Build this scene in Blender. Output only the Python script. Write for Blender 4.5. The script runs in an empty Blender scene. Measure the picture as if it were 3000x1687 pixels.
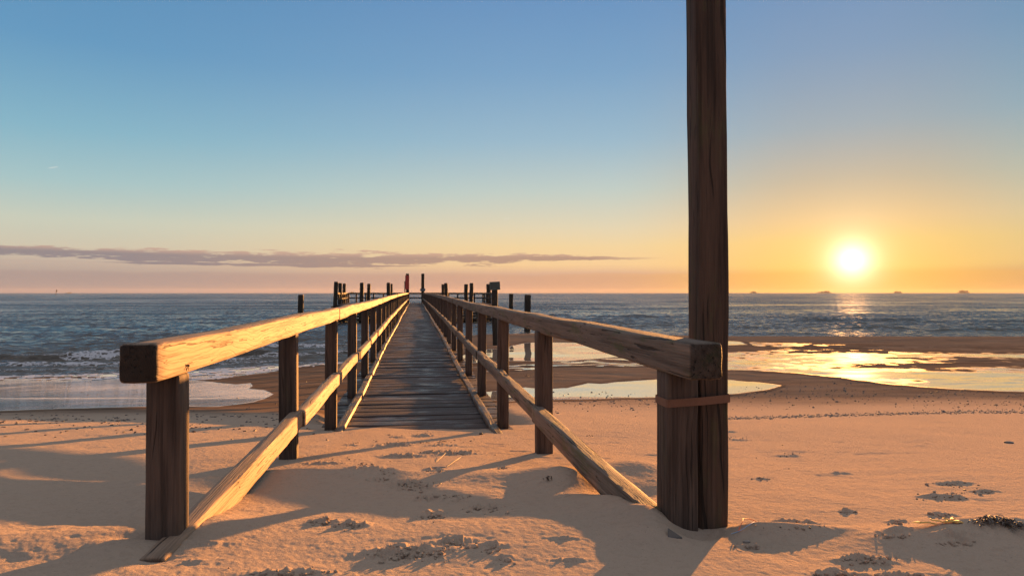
import bpy, bmesh, math, random
import numpy as np
from mathutils import Vector, Matrix

random.seed(7)
RNG = np.random.default_rng(11)
scene = bpy.context.scene
col = scene.collection
R = math.radians

# ------------------------------------------------------------------ camera
F = 2000.0            # focal length in the pixels of a 3000 px wide picture
CX, CY = 1500.0, 843.5
HORIZON = 858.0
EYE = 1.25
YAW = math.atan((1500 - 1217.5) / F)       # pier axis is +Y, camera looks a little to its right
SY_, CY_ = math.sin(YAW), math.cos(YAW)
cam_d = bpy.data.cameras.new('camera')
cam = bpy.data.objects.new('camera', cam_d)
col.objects.link(cam)
cam.location = (0, 0, EYE)
cam.rotation_euler = (R(90) + math.atan((HORIZON - CY) / F), 0, -YAW)
cam_d.sensor_width = 36
cam_d.lens = 36 * F / 3000
cam_d.clip_start = 0.05
cam_d.clip_end = 30000
scene.camera = cam

# ------------------------------------------------------------------ exposure, sun, sky
scene.render.engine = 'CYCLES'
scene.cycles.use_denoising = True
scene.cycles.max_bounces = 6
scene.cycles.diffuse_bounces = 3
scene.cycles.glossy_bounces = 3
scene.cycles.sample_clamp_indirect = 1.0
scene.cycles.sample_clamp_direct = .45
scene.view_settings.view_transform = 'Standard'
scene.view_settings.look = 'None'
scene.view_settings.gamma = 1
EXPO = 2.5
scene.view_settings.exposure = EXPO

SUN_AZ = YAW + math.atan((2497 - 1500) / F)
SUN_EL = R(2.45)
SUN_DIR = Vector((math.sin(SUN_AZ) * math.cos(SUN_EL), math.cos(SUN_AZ) * math.cos(SUN_EL), math.sin(SUN_EL)))
sd = bpy.data.lights.new('sun', 'SUN')
sd.energy = 4.6
sd.angle = R(0.5)
sd.color = (1.0, 0.42, 0.11)
sun = bpy.data.objects.new('sun', sd)
col.objects.link(sun)
sun.rotation_euler = (-SUN_DIR).to_track_quat('-Z', 'Y').to_euler()
sun.location = (40, 60, 30)


class NT:
    """small helper round a node tree"""
    def __init__(s, tree):
        s.t = tree
        tree.nodes.clear()

    def n(s, kind, **kw):
        nd = s.t.nodes.new(kind)
        for k, v in kw.items():
            setattr(nd, k, v)
        return nd

    def put(s, sock, v):
        if v is None:
            return
        if isinstance(v, bpy.types.NodeSocket):
            s.t.links.new(v, sock)
        else:
            if sock.type == 'RGBA' and len(v) == 3:
                v = (*v, 1)
            sock.default_value = v

    def m(s, op, a, b=None, c=None, clamp=False):
        nd = s.n('ShaderNodeMath', operation=op)
        nd.use_clamp = clamp
        s.put(nd.inputs[0], a); s.put(nd.inputs[1], b); s.put(nd.inputs[2], c)
        return nd.outputs[0]

    def vm(s, op, a, b=None, out=0):
        nd = s.n('ShaderNodeVectorMath', operation=op)
        s.put(nd.inputs[0], a)
        if b is not None:
            if op == 'SCALE':
                s.put(nd.inputs[3], b)
            else:
                s.put(nd.inputs[1], b)
        return nd.outputs[out]

    def mix(s, f, a, b, blend='MIX'):
        nd = s.n('ShaderNodeMix', data_type='RGBA', blend_type=blend)
        s.put(nd.inputs[0], f); s.put(nd.inputs[6], a); s.put(nd.inputs[7], b)
        return nd.outputs[2]

    def ss(s, x, lo, hi, a=0.0, b=1.0):
        nd = s.n('ShaderNodeMapRange', interpolation_type='SMOOTHSTEP')
        s.put(nd.inputs[0], x); s.put(nd.inputs[1], lo); s.put(nd.inputs[2], hi)
        s.put(nd.inputs[3], a); s.put(nd.inputs[4], b)
        return nd.outputs[0]

    def noise(s, v, scale, detail=2.0, rough=0.5, dist=0.0):
        nd = s.n('ShaderNodeTexNoise')
        s.put(nd.inputs['Vector'], v)
        nd.inputs['Scale'].default_value = scale
        nd.inputs['Detail'].default_value = detail
        nd.inputs['Roughness'].default_value = rough
        nd.inputs['Distortion'].default_value = dist
        return nd.outputs[0]

    def xyz(s, v):
        nd = s.n('ShaderNodeSeparateXYZ')
        s.put(nd.inputs[0], v)
        return nd.outputs

    def vec(s, x, y, z):
        nd = s.n('ShaderNodeCombineXYZ')
        s.put(nd.inputs[0], x); s.put(nd.inputs[1], y); s.put(nd.inputs[2], z)
        return nd.outputs[0]

    def ramp(s, f, stops):
        nd = s.n('ShaderNodeValToRGB')
        cr = nd.color_ramp
        while len(cr.elements) < len(stops):
            cr.elements.new(0.5)
        for e, (p, c) in zip(cr.elements, stops):
            e.position = p
            e.color = (*c, 1)
        s.put(nd.inputs[0], f)
        return nd.outputs[0]


def lin(r, g, b):
    f = lambda c: (c / 255 / 12.92) if c <= 10 else ((c / 255 + 0.055) / 1.055) ** 2.4
    return (f(r), f(g), f(b))


world = bpy.data.worlds.new('World')
scene.world = world
world.use_nodes = True
W = NT(world.node_tree)
out = W.n('ShaderNodeOutputWorld')
tc = W.n('ShaderNodeTexCoord')
dirv = W.vm('NORMALIZE', tc.outputs['Generated'])
dx, dy, dz = W.xyz(dirv)
elev = W.m('MULTIPLY', W.m('ARCSINE', dz), 57.2958)                 # degrees
# azimuth measured from the sun, positive towards the left of it
az = W.m('MULTIPLY', W.m('ARCTAN2', dx, dy), 57.2958)
daz = W.m('SUBTRACT', math.degrees(SUN_AZ), az)
adaz = W.m('ABSOLUTE', daz)
t = W.m('SQRT', W.m('DIVIDE', W.m('MAXIMUM', elev, 0.0), 90.0))


def st(e):
    return math.sqrt(e / 90)


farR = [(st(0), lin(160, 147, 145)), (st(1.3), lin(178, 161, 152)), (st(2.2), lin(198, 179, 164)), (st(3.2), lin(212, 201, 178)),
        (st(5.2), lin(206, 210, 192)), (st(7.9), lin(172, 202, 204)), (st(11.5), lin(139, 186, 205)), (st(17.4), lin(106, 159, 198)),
        (st(24), lin(93, 145, 190)), (st(27), lin(104, 150, 194)), (st(48), lin(226, 224, 230)), (1.0, lin(238, 233, 236))]  # in all three ramps the overhead stops are brightened out of view as added fill
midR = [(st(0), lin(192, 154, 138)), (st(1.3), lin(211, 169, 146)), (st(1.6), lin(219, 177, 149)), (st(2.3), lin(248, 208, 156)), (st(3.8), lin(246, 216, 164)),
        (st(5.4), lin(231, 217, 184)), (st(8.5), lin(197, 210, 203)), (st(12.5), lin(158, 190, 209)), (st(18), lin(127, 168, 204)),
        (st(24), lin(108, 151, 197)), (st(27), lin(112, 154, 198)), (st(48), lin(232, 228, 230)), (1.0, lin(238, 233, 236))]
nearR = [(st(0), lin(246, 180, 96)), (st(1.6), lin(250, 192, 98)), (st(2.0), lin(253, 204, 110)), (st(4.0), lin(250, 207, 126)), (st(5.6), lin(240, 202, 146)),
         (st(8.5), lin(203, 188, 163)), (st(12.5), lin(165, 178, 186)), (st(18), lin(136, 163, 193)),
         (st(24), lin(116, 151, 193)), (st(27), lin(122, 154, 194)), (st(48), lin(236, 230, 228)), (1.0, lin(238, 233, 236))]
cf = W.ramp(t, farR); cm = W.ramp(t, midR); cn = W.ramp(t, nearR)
w1 = W.ss(adaz, 62.0, 22.0)
w2 = W.ss(adaz, 19.0, 2.0)
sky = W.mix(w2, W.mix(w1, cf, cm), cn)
# greyer and a little darker to the right of the sun
rgt = W.m('MULTIPLY', W.ss(az, 34.0, 52.0), W.ss(az, 120.0, 80.0))
sky = W.mix(rgt, sky, W.vm('MULTIPLY', sky, (.80, .86, .84)))
# the sky behind the viewer, evened to pale mauve as added fill for the shade
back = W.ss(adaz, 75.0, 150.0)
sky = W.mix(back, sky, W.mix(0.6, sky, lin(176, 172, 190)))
# clouds: one long thin bank low over the sea, loose scraps above and below it
cvec = W.vec(W.m('MULTIPLY', az, 0.22), W.m('MULTIPLY', elev, 1.5), 0.0)
n1 = W.noise(cvec, 1.0, 6.0, 0.6, 0.35)
cvec2 = W.vec(W.m('MULTIPLY', az, 0.5), W.m('MULTIPLY', elev, 4.2), 3.7)
n2 = W.noise(cvec2, 1.0, 4.0, 0.6, 0.2)
# centre line of the bank: az -28.8 .. +20 deg
ec = W.m('ADD', 2.82, W.m('MULTIPLY', W.m('SINE', W.m('MULTIPLY', az, .14)), 0.06))
half = W.ss(az, 22.0, -4.0, 0.05, 0.50)
half = W.m('MULTIPLY', half, W.ss(az, -34.0, -6.0, 0.60, 1.0))
dist = W.m('DIVIDE', W.m('ABSOLUTE', W.m('SUBTRACT', elev, ec)), half)
dens = W.m('ADD', W.m('SUBTRACT', 1.35, W.m('MULTIPLY', dist, 1.15)), W.m('MULTIPLY', W.m('SUBTRACT', n1, 0.46), 4.4))
dens = W.m('ADD', dens, W.m('MULTIPLY', W.m('SUBTRACT', n2, 0.5), 3.6))
# a thinner second streak under the left part of the bank
dist_b = W.m('DIVIDE', W.m('ABSOLUTE', W.m('SUBTRACT', elev, 2.22)), W.m('MAXIMUM', W.m('MULTIPLY', W.ss(az, -24.0, -15.0), W.ss(az, 2.0, -6.0)), .02))
dens_b = W.m('ADD', W.m('SUBTRACT', 1.1, W.m('MULTIPLY', dist_b, 5.0)), W.m('MULTIPLY', W.m('SUBTRACT', n1, 0.5), 3.0))
dens = W.m('MAXIMUM', dens, dens_b)
cl = W.ss(dens, 0.15, 0.75)
cl = W.m('MULTIPLY', cl, W.ss(az, 22.0, 14.0))
ccol = W.mix(W.ss(az, -25.0, 10.0), lin(144, 134, 140), lin(178, 144, 130))
# tops of the scraps catch rosy light
top = W.ss(W.m('SUBTRACT', elev, ec), 0.0, 0.5)
ccol = W.mix(W.m('MULTIPLY', top, 0.6), ccol, lin(226, 182, 158))
sky = W.mix(W.m('MULTIPLY', cl, 0.9), sky, ccol)
# low haze bank with a soft wavy top just above the horizon
n3 = W.noise(W.vec(W.m('MULTIPLY', az, 0.16), 0.0, 9.0), 1.0, 3.0, 0.5)
bt = W.m('ADD', 1.55, W.m('MULTIPLY', W.m('SUBTRACT', n3, 0.5), 0.7))
bank = W.m('MULTIPLY', W.ss(W.m('SUBTRACT', elev, bt), 0.10, -0.06), 0.30)
sky = W.mix(bank, sky, W.mix(W.ss(adaz, 34.0, 10.0), W.mix(W.ss(adaz, 60.0, 25.0), lin(172, 146, 144), lin(206, 158, 134)), lin(243, 178, 92)))
# two short, faint contrails
for ca_, ce_, hl_, sl_, am_ in ((-25.9, 8.67, .34, .26, .55), (7.6, 6.2, .36, .10, .35)):
    ua = W.m('SUBTRACT', az, ca_)
    ue = W.m('SUBTRACT', W.m('SUBTRACT', elev, ce_), W.m('MULTIPLY', ua, sl_))
    ct = W.m('MULTIPLY', W.ss(W.m('ABSOLUTE', ua), hl_, hl_ * .4), W.ss(W.m('ABSOLUTE', ue), .045, .01))
    sky = W.mix(W.m('MULTIPLY', ct, am_), sky, lin(252, 244, 232))
# glow of the sun through the hazy air, bright core = the sun itself
cosA = W.vm('DOT_PRODUCT', dirv, tuple(SUN_DIR), out=1)
ang = W.m('MULTIPLY', W.m('ARCCOSINE', W.m('MINIMUM', cosA, 0.9999999)), 57.2958)


def glow(width, amp, c, power=1.0):
    e = W.m('POWER', 2.71828, W.m('MULTIPLY', W.m('POWER', W.m('DIVIDE', ang, width), power), -1.0))
    return W.vm('SCALE', c, W.m('MULTIPLY', e, amp))


g = W.vm('ADD', glow(1.02, 1.9, (1, .95, .8), 1.3), glow(2.9, 0.34, (1, .82, .46), 1.15))
g = W.vm('ADD', g, glow(8.0, 0.03, (1, .70, .36), 1.2))
sky = W.vm('ADD', sky, g)
sky = W.vm('SCALE', sky, 2.0 ** -EXPO)
bg = W.n('ShaderNodeBackground')
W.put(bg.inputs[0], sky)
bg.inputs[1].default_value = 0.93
nish = W.n('ShaderNodeTexSky', sky_type='NISHITA')
nish.sun_disc = False
nish.sun_elevation = SUN_EL
nish.sun_rotation = SUN_AZ
bg2 = W.n('ShaderNodeBackground')
W.put(bg2.inputs[0], nish.outputs[0])
bg2.inputs[1].default_value = 0.0005
add = W.n('ShaderNodeAddShader')
W.t.links.new(bg.outputs[0], add.inputs[0])
W.t.links.new(bg2.outputs[0], add.inputs[1])
W.t.links.new(add.outputs[0], out.inputs[0])

# ------------------------------------------------------------------ helpers


def to_world(px, D, py=None, z=None):
    """picture column and depth along the view axis -> world x, y (and z)"""
    xc = (px - CX) / F * D
    x = xc * CY_ + D * SY_
    y = D * CY_ - xc * SY_
    if py is not None:
        z = EYE + (HORIZON - py) / F * D
    return x, y, z


def project(x, y, z):
    D = y * CY_ + x * SY_
    xc = x * CY_ - y * SY_
    Ds = np.maximum(D, 0.05)
    return CX + F * xc / Ds, HORIZON + F * (EYE - z) / Ds, D


def _hash(ix, iy, seed):
    h = (ix.astype(np.int64) * 374761393 + iy.astype(np.int64) * 668265263 + seed * 1274126177) & 0xffffffff
    h = ((h ^ (h >> 13)) * 1103515245) & 0xffffffff
    return ((h ^ (h >> 16)) & 0xffff).astype(np.float32) / 65535.0


def vn(x, y, seed=0):
    """value noise, -1..1"""
    x = np.asarray(x, dtype=np.float64); y = np.asarray(y, dtype=np.float64)
    ix = np.floor(x); iy = np.floor(y)
    fx = x - ix; fy = y - iy
    fx = fx * fx * fx * (fx * (fx * 6 - 15) + 10); fy = fy * fy * fy * (fy * (fy * 6 - 15) + 10)
    a = _hash(ix, iy, seed); b = _hash(ix + 1, iy, seed)
    c = _hash(ix, iy + 1, seed); d = _hash(ix + 1, iy + 1, seed)
    return ((a + (b - a) * fx) * (1 - fy) + (c + (d - c) * fx) * fy) * 2 - 1


def fbm(x, y, octs=4, seed=0, gain=0.5):
    s = 0; a = 1.0; tot = 0
    ca, sa = math.cos(0.6), math.sin(0.6)
    for i in range(octs):
        s = s + a * vn(x, y, seed + i * 17)
        tot += a; a *= gain
        x, y = (x * ca - y * sa) * 2.03 + 11.3, (x * sa + y * ca) * 2.03 + 5.1
    return s / tot


def sstep(x, lo, hi):
    t = np.clip((x - lo) / (hi - lo), 0, 1)
    return t * t * (3 - 2 * t)


def poly_sd(px, py, poly, ys=1.0):
    """signed distance (negative inside) to a polygon, y axis scaled by ys"""
    px = np.asarray(px, float); py = np.asarray(py, float) * ys
    P = [(a, b * ys) for a, b in poly]
    d = np.full(px.shape, 1e18); inside = np.zeros(px.shape, bool)
    n = len(P)
    for i in range(n):
        (x0, y0), (x1, y1) = P[i], P[(i + 1) % n]
        ex, ey = x1 - x0, y1 - y0
        wx, wy = px - x0, py - y0
        t = np.clip((wx * ex + wy * ey) / (ex * ex + ey * ey + 1e-9), 0, 1)
        d = np.minimum(d, (wx - ex * t) ** 2 + (wy - ey * t) ** 2)
        c = ((y0 <= py) & (y1 > py)) | ((y1 <= py) & (y0 > py))
        xi = x0 + (py - y0) * ex / (ey if abs(ey) > 1e-9 else 1e-9)
        inside ^= c & (px < xi)
    d = np.sqrt(d)
    return np.where(inside, -d, d)


# ------------------------------------------------------------------ ground shape
SEA = -1.45
ZD = np.array([-30, -3, 0.0, 1.2, 2.05, 3.0, 4.1, 5.2, 6.2, 6.9, 8.0, 10, 12, 14.0])
ZZ = np.array([1.1, .80, .69, .60, .525, .405, .270, .130, .015, -.075, -.23, -.49, -.71, -.90])
# shore line: picture column -> distance along the view axis
SHP = np.array([-2500, -400, 0, 500, 820, 1050, 1200, 1290, 1400, 1560, 2140, 3000, 4600])
SHY = np.array([1118, 1112, 1106, 1092, 1072, 1062, 1040, 1004, 980, 976, 985, 986, 990.])
SHD = (EYE - SEA) * F / (SHY - HORIZON)


def gz(x, y, c, rx, ry, rot, h, p=1.0):
    dx_, dy_ = x - c[0], y - c[1]
    ca, sa = math.cos(rot), math.sin(rot)
    u = (dx_ * ca + dy_ * sa) / rx; v = (-dx_ * sa + dy_ * ca) / ry
    return h * np.exp(-(u * u + v * v) ** p)


def wpt(px, py, z):
    D = (EYE - z) * F / (py - HORIZON)
    a = to_world(px, D)
    return (a[0], a[1])


def base_z(x, y):
    D = y * CY_ + x * SY_
    pxl, _, _ = project(x, y, 0)
    ang = np.where(D > 0.5, pxl, np.where(x > 0, 4600, -2500))
    shd = np.interp(ang, SHP, SHD)
    z1 = np.interp(D, ZD, ZZ)
    # smooth the corners of the table
    z1 = (z1 * 2 + np.interp(D - .35, ZD, ZZ) + np.interp(D + .35, ZD, ZZ) + np.interp(D - .7, ZD, ZZ) * .5 + np.interp(D + .7, ZD, ZZ) * .5) / 5
    tt = np.clip((D - 14) / np.maximum(shd - 14, 1), 0, 1)
    z2 = -.90 + (SEA + .90) * (1 - (1 - tt) ** 1.35)
    z3 = SEA - 0.035 * (D - shd)
    z = np.where(D < 14, z1, np.where(D < shd, z2, np.maximum(z3, -4)))
    return z, D, shd


RIDGES = []


def crumble(x, y, items, base):
    """trodden, crumbly sand: list of (px, py, half width px, half height px, height m)"""
    s = np.zeros_like(x)
    n1 = np.abs(vn(x * 33, y * 33, 5)); n2 = np.abs(vn(x * 60 + 3, y * 60, 9)); n3 = vn(x * 9, y * 9, 21)
    lump = (1 - n1) ** 2.5 * 0.75 + (1 - n2) ** 2 * 0.35
    for (px, py, wx, wy, h) in items:
        D = max(0.6, (EYE - base) * F / (py - HORIZON))
        for _ in range(6):
            cx, cy, _z = to_world(px, D)
            zb = float(base_z(np.array([cx]), np.array([cy]))[0][0])
            D = (EYE - zb) * F / (py - HORIZON)
        rx = wx * D / F
        ry = wy * D / F * D / (EYE - zb)
        u = ((x - cx) * CY_ - (y - cy) * SY_) / rx
        v = ((x - cx) * SY_ + (y - cy) * CY_) / ry
        q = u * u + v * v
        near = q < 9
        if not near.any():
            continue
        m = np.exp(-q ** 1.5 * (1 + .5 * n3))
        # pressed hollow with a raised far rim and crumbs
        s += np.where(near, h * m * (lump * 1.05 - .1) - .45 * h * np.exp(-((u) ** 2 + (v + .55) ** 2) * 2.2) + .45 * h * np.exp(-(u ** 2 * 1.2 + (v - .5) ** 2 * 5)), 0)
    return s


CRUMBS = [(1200, 1418, 70, 16, .016), (1250, 1452, 55, 12, .014), (1265, 1512, 45, 14, .014), (1425, 1492, 75, 16, .012), (950, 1528, 45, 11, .012),
          (1035, 1538, 42, 12, .014), (1190, 1622, 120, 22, .016), (1330, 1596, 60, 13, .013), (1110, 1405, 35, 7, .008), (1440, 1610, 45, 9, .010),
          (1480, 1640, 30, 8, .008), (850, 1676, 110, 14, .011), (1070, 1360, 50, 8, .011), (1190, 1330, 60, 7, .018), (1340, 1325, 60, 7, .018), (1265, 1322, 40, 6, .014),
          (1170, 1300, 45, 6, .016), (1240, 1270, 35, 6, .014), (1120, 1298, 30, 5, .010), (1300, 1300, 40, 6, .010), (1030, 1298, 28, 5, .008),
          (1165, 1275, 30, 5, .008), (1480, 1372, 22, 6, .008), (1270, 1382, 40, 7, .010), (1130, 1385, 45, 6, .010), (950, 1350, 60, 6, .007),
          (2170, 1283, 40, 5, .009), (2310, 1330, 35, 5, .010), (2235, 1402, 25, 5, .008), (2460, 1385, 28, 4, .007), (2760, 1457, 60, 9, .014),
          (2790, 1418, 60, 7, .011), (2880, 1440, 45, 6, .009), (2480, 1500, 22, 5, .009), (2760, 1510, 40, 8, .010), (2800, 1590, 60, 10, .012),
          (2540, 1640, 75, 16, .014), (2450, 1682, 60, 12, .011), (2640, 1690, 90, 12, .010), (2330, 1535, 70, 10, .014), (2200, 1600, 50, 7, .009),
          (2630, 1530, 30, 6, .008), (600, 1590, 90, 9, .004), (560, 1640, 60, 9, .004), (2620, 1570, 50, 8, .008), (1340, 1455, 40, 8, .010),
          (1560, 1415, 25, 5, .006), (2140, 1260, 30, 4, .007), (1650, 1590, 45, 5, .006), (1660, 1645, 50, 5, .006), (1560, 1480, 60, 4, .005)]

POOL_NEAR = [(1480, 1140), (1540, 1133), (1600, 1138), (1660, 1136), (1720, 1120), (1760, 1122), (1850, 1116), (1925, 1110), (2010, 1105), (2140, 1112), (2220, 1119),
             (2290, 1130), (2250, 1140), (2160, 1152), (2060, 1160), (1960, 1164), (1840, 1166), (1700, 1172), (1560, 1172), (1480, 1176), (1400, 1172), (1360, 1160), (1400, 1148)]
POOL_FAR = [(1500, 1012), (1540, 1003), (1600, 1002), (1700, 1003), (1800, 1018), (1900, 1030), (2000, 1036), (1900, 1048), (1800, 1047), (1740, 1052),
            (1660, 1060), (1560, 1060), (1480, 1058), (1380, 1062), (1330, 1050), (1380, 1030), (1440, 1022), (1485, 1022)]
POOL_GAP = [(2000, 1005), (2130, 1000), (2170, 1002), (2190, 1009), (2130, 1011), (2060, 1010)]
RIPPLE = [(1380, 1062), (1560, 1064), (1700, 1060), (1800, 1048), (1920, 1050), (2020, 1062), (2100, 1068), (2020, 1074), (1800, 1074), (1640, 1076), (1480, 1090), (1380, 1096)]
FLAT_R = [(2040, 1066), (2080, 1020), (2180, 1004), (2400, 1008), (2560, 1014), (2680, 1016), (2900, 1018), (3400, 1020), (4000, 1022), (4000, 1100), (4000, 1175), (3400, 1162), (3000, 1146), (2800, 1137), (2600, 1122), (2450, 1105),
          (2330, 1092), (2200, 1084), (2060, 1082), (1960, 1078)]
WASH_L = [(-2500, 1118), (-200, 1112), (200, 1108), (560, 1112), (690, 1126), (735, 1122), (742, 1130), (730, 1138), (780, 1144), (802, 1154), (780, 1166), (740, 1178),
          (640, 1190), (420, 1192), (200, 1198), (0, 1204), (-400, 1208), (-2500, 1215)]
SWASH = [(-2500, 1050), (0, 1050), (400, 1050), (560, 1040), (800, 1030), (1100, 1020), (1240, 1010), (1290, 1000), (1240, 1030), (1060, 1056), (940, 1072), (860, 1076), (780, 1090),
         (640, 1110), (560, 1114), (200, 1112), (-2500, 1120)]


def masks(px, py, x, y):
    """wetness fields, evaluated where a ground point stands"""
    wob = fbm(x * .55, y * .28, 4, 40) * 12 + fbm(x * 2.2, y * 1.1, 3, 60) * 4
    near = -poly_sd(px, py, POOL_NEAR, 3.0) + wob * .55
    far = -poly_sd(px, py, POOL_FAR, 3.5) + wob * .45
    gap = -poly_sd(px, py, POOL_GAP, 3.5) + wob * .2
    wash = -poly_sd(px, py, WASH_L, 3.0) + wob * .35
    flat = -poly_sd(px, py, FLAT_R, 3.0)
    rip = -poly_sd(px, py, RIPPLE, 3.0)
    ridg = vn(x * 1.1 + vn(x * .7, y * .7, 3) * 1.2, y * 3.2 + vn(x * .9, y * .5, 4) * 1.6, 77) + .5 * vn(x * 2.6, y * 6.5, 78)
    stre = fbm(x * .10 + y * .03, y * .34, 4, 91, .55)
    fine = fbm(x * .9, y * .9, 3, 95) * .8 + vn(x * 3.0, y * 1.6, 96) * .45
    bright = np.interp(px, [2050, 2300, 2560, 2700, 3600], [.3, 1.0, .55, -.75, -.8]) * np.interp(py, [1080, 1105], [1, 0])
    low = np.interp(py, [1005, 1030, 1050, 1080, 1100, 1120, 1180], [-1.1, -.35, .1, .35, .6, .8, 1.1]) + .9 * np.exp(-((py - 1033 - (px - 2700) * .002) / 2.2) ** 2) * (px > 2600) + .9 * np.exp(-((py - 1089) / 1.8) ** 2) * (px > 2860)
    flatm = stre * 2.4 + fine * .8 + bright * .45 + low * .9 + .02
    flatm = np.minimum(flatm, flat * .12 + .3)
    ripm = np.where(rip > 0, ridg * 1.3 - .22, -2)
    return near, far, gap, wash, flatm, ripm


def ground_z(x, y, full=False):
    z, D, shd = base_z(x, y)
    px, py, _ = project(x, y, z)
    zb = z.copy()
    fade = sstep(D, 13, 8)
    # broad undulation
    z = z + fbm(x * .55, y * .4, 3, 2) * .018 * sstep(D, 0.5, 3) * (1 - .6 * sstep(D, 7, 14))
    z = z + fbm(x * 2.2, y * 1.4, 3, 8) * .0055 * fade
    z = z + fbm(x * 1.6 + y * .5, y * 7.5, 3, 18) * .0022 * fade * sstep(fbm(x * .8, y * .8, 2, 19), -.2, .4)
    z = z + fbm(x * 9, y * 7, 3, 12) * .0018 * fade
    z = z + np.where(D < 7, vn(x * 45, y * 38, 14) * .0007 + vn(x * 95, y * 80, 15) * .0006, 0) * sstep(D, 7, 3)
    # drifts (world positions worked out from the lie of the sand round the posts)
    g = gz
    z += g(x, y, wpt(640, 1530, .50), .08, .18, 0.15, .012)              # wedge against the sunny side of the left lower rail
    z += g(x, y, wpt(830, 1412, .36), .50, .16, 0.0, .026)               # crest running to the middle
    z += g(x, y, wpt(1050, 1398, .35), .55, .12, 0.05, .024)
    z -= g(x, y, wpt(900, 1375, .33), .60, .22, 0.0, .018)
    z -= g(x, y, wpt(430, 1330, .40), .7, .45, 0, .030)
    z += g(x, y, wpt(120, 1560, .54), .7, .16, .2, .018)
    z += g(x, y, (.66, 3.02), .15, .28, .0, .056)
    z += g(x, y, (.38, 2.16), .34, .34, .0, .030)
    z += g(x, y, (.735, 2.10), .06, .10, .0, .030)
    z += g(x, y, (.72, 2.36), .14, .26, .0, .040)
    z += g(x, y, wpt(1700, 1372, .43), .26, .20, .3, .010)               # mound over the right lower rail
    z += g(x, y, wpt(1520, 1372, .40), .50, .14, .1, .018)
    z += g(x, y, wpt(1860, 1345, .40), .22, .26, 0, .045)
    z -= g(x, y, wpt(1420, 1440, .45), .55, .16, 0, .008)
    z -= g(x, y, wpt(1830, 1420, .44), .22, .14, 0, .035)
    z += g(x, y, wpt(1915, 1530, .56), .10, .08, .4, .040)               # sand heaped round the foot of the big post
    z -= g(x, y, wpt(2030, 1560, .52), .14, .06, 0, .034)
    z += g(x, y, wpt(1850, 1500, .53), .12, .22, .5, .012)
    z -= g(x, y, wpt(455, 1600, .53), .10, .06, 0, .0)
    z += g(x, y, (-.83, 2.08), .10, .12, 0, .016)
    z -= g(x, y, (-.69, 1.96), .05, .07, 0, .012)
    z += g(x, y, wpt(2290, 1525, .55), .22, .05, 0, .028)
    z += g(x, y, wpt(2190, 1515, .55), .10, .05, 0, .020)
    z += g(x, y, wpt(2880, 1530, .55), .30, .10, .1, .055)               # drift under the seaweed
    z += g(x, y, wpt(2560, 1690, .60), .20, .06, 0, .030)
    z += g(x, y, wpt(850, 1685, .62), .12, .05, 0, .022)
    z -= g(x, y, wpt(400, 1575, .53), .10, .05, 0, .014)
    z += crumble(x, y, CRUMBS, .4) * (D < 9) * 1.4
    # wind-scoured nicks and old prints
    pk = fbm(x * 5.5 + y, y * 8.0, 3, 51)
    z -= sstep(pk, .30, .55) * .0045 * fade * sstep(fbm(x * .9, y * .9, 2, 52), -.15, .35)
    # the deck is swept nearly clear: keep the sand just under the boards away from the beach
    under = sstep(D, 6.75, 7.6) * sstep(np.abs(x), 1.5, 1.0)
    z -= under * .10
    # tidal flat: flatten the pools, ripple the rest
    ne, fa, ga, wa, fl, ri = masks(px, py, x, y)
    wet = sstep(ne, -8, 6); wet = np.maximum(wet, sstep(fa, -8, 6)); wet = np.maximum(wet, sstep(wa, -10, 8))
    rip = vn(x * 1.2 + vn(x * .6, y * .6, 3), y * 4.0 + vn(x * .8, y * .5, 4) * 1.5, 77)
    amp = .010 * sstep(D, 13, 19) * sstep(px, 1300, 1500) * (1 - wet)
    z += np.where(D < shd + 2, rip * amp, 0)
    z += np.where((D > 13) & (D < shd), fbm(x * .25, y * .35, 3, 31) * .03 * sstep(D, 13, 17) * sstep(shd - D, 0, 3), 0) * sstep(px, 1250, 1450)
    # sand bar edge along the open water on the right
    z += .05 * np.exp(-((D - (shd - 3.0)) / 2.2) ** 2) * sstep(px, 1300, 1420)
    if full:
        return z, zb, px, py, D, shd, (ne, fa, ga, wa, fl, ri)
    return z


def ground_at(px, py):
    """where the line of sight through a picture point meets the sand"""
    px = np.atleast_1d(np.asarray(px, float)); py = np.atleast_1d(np.asarray(py, float))
    D = (EYE + .3) * F / (py - HORIZON)
    for _ in range(25):
        x, y, _z = to_world(px, D)
        z = ground_z(x, y)
        D = .5 * D + .5 * (EYE - z) * F / (py - HORIZON)
    x, y, _z = to_world(px, D)
    return x, y, ground_z(x, y)


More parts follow.
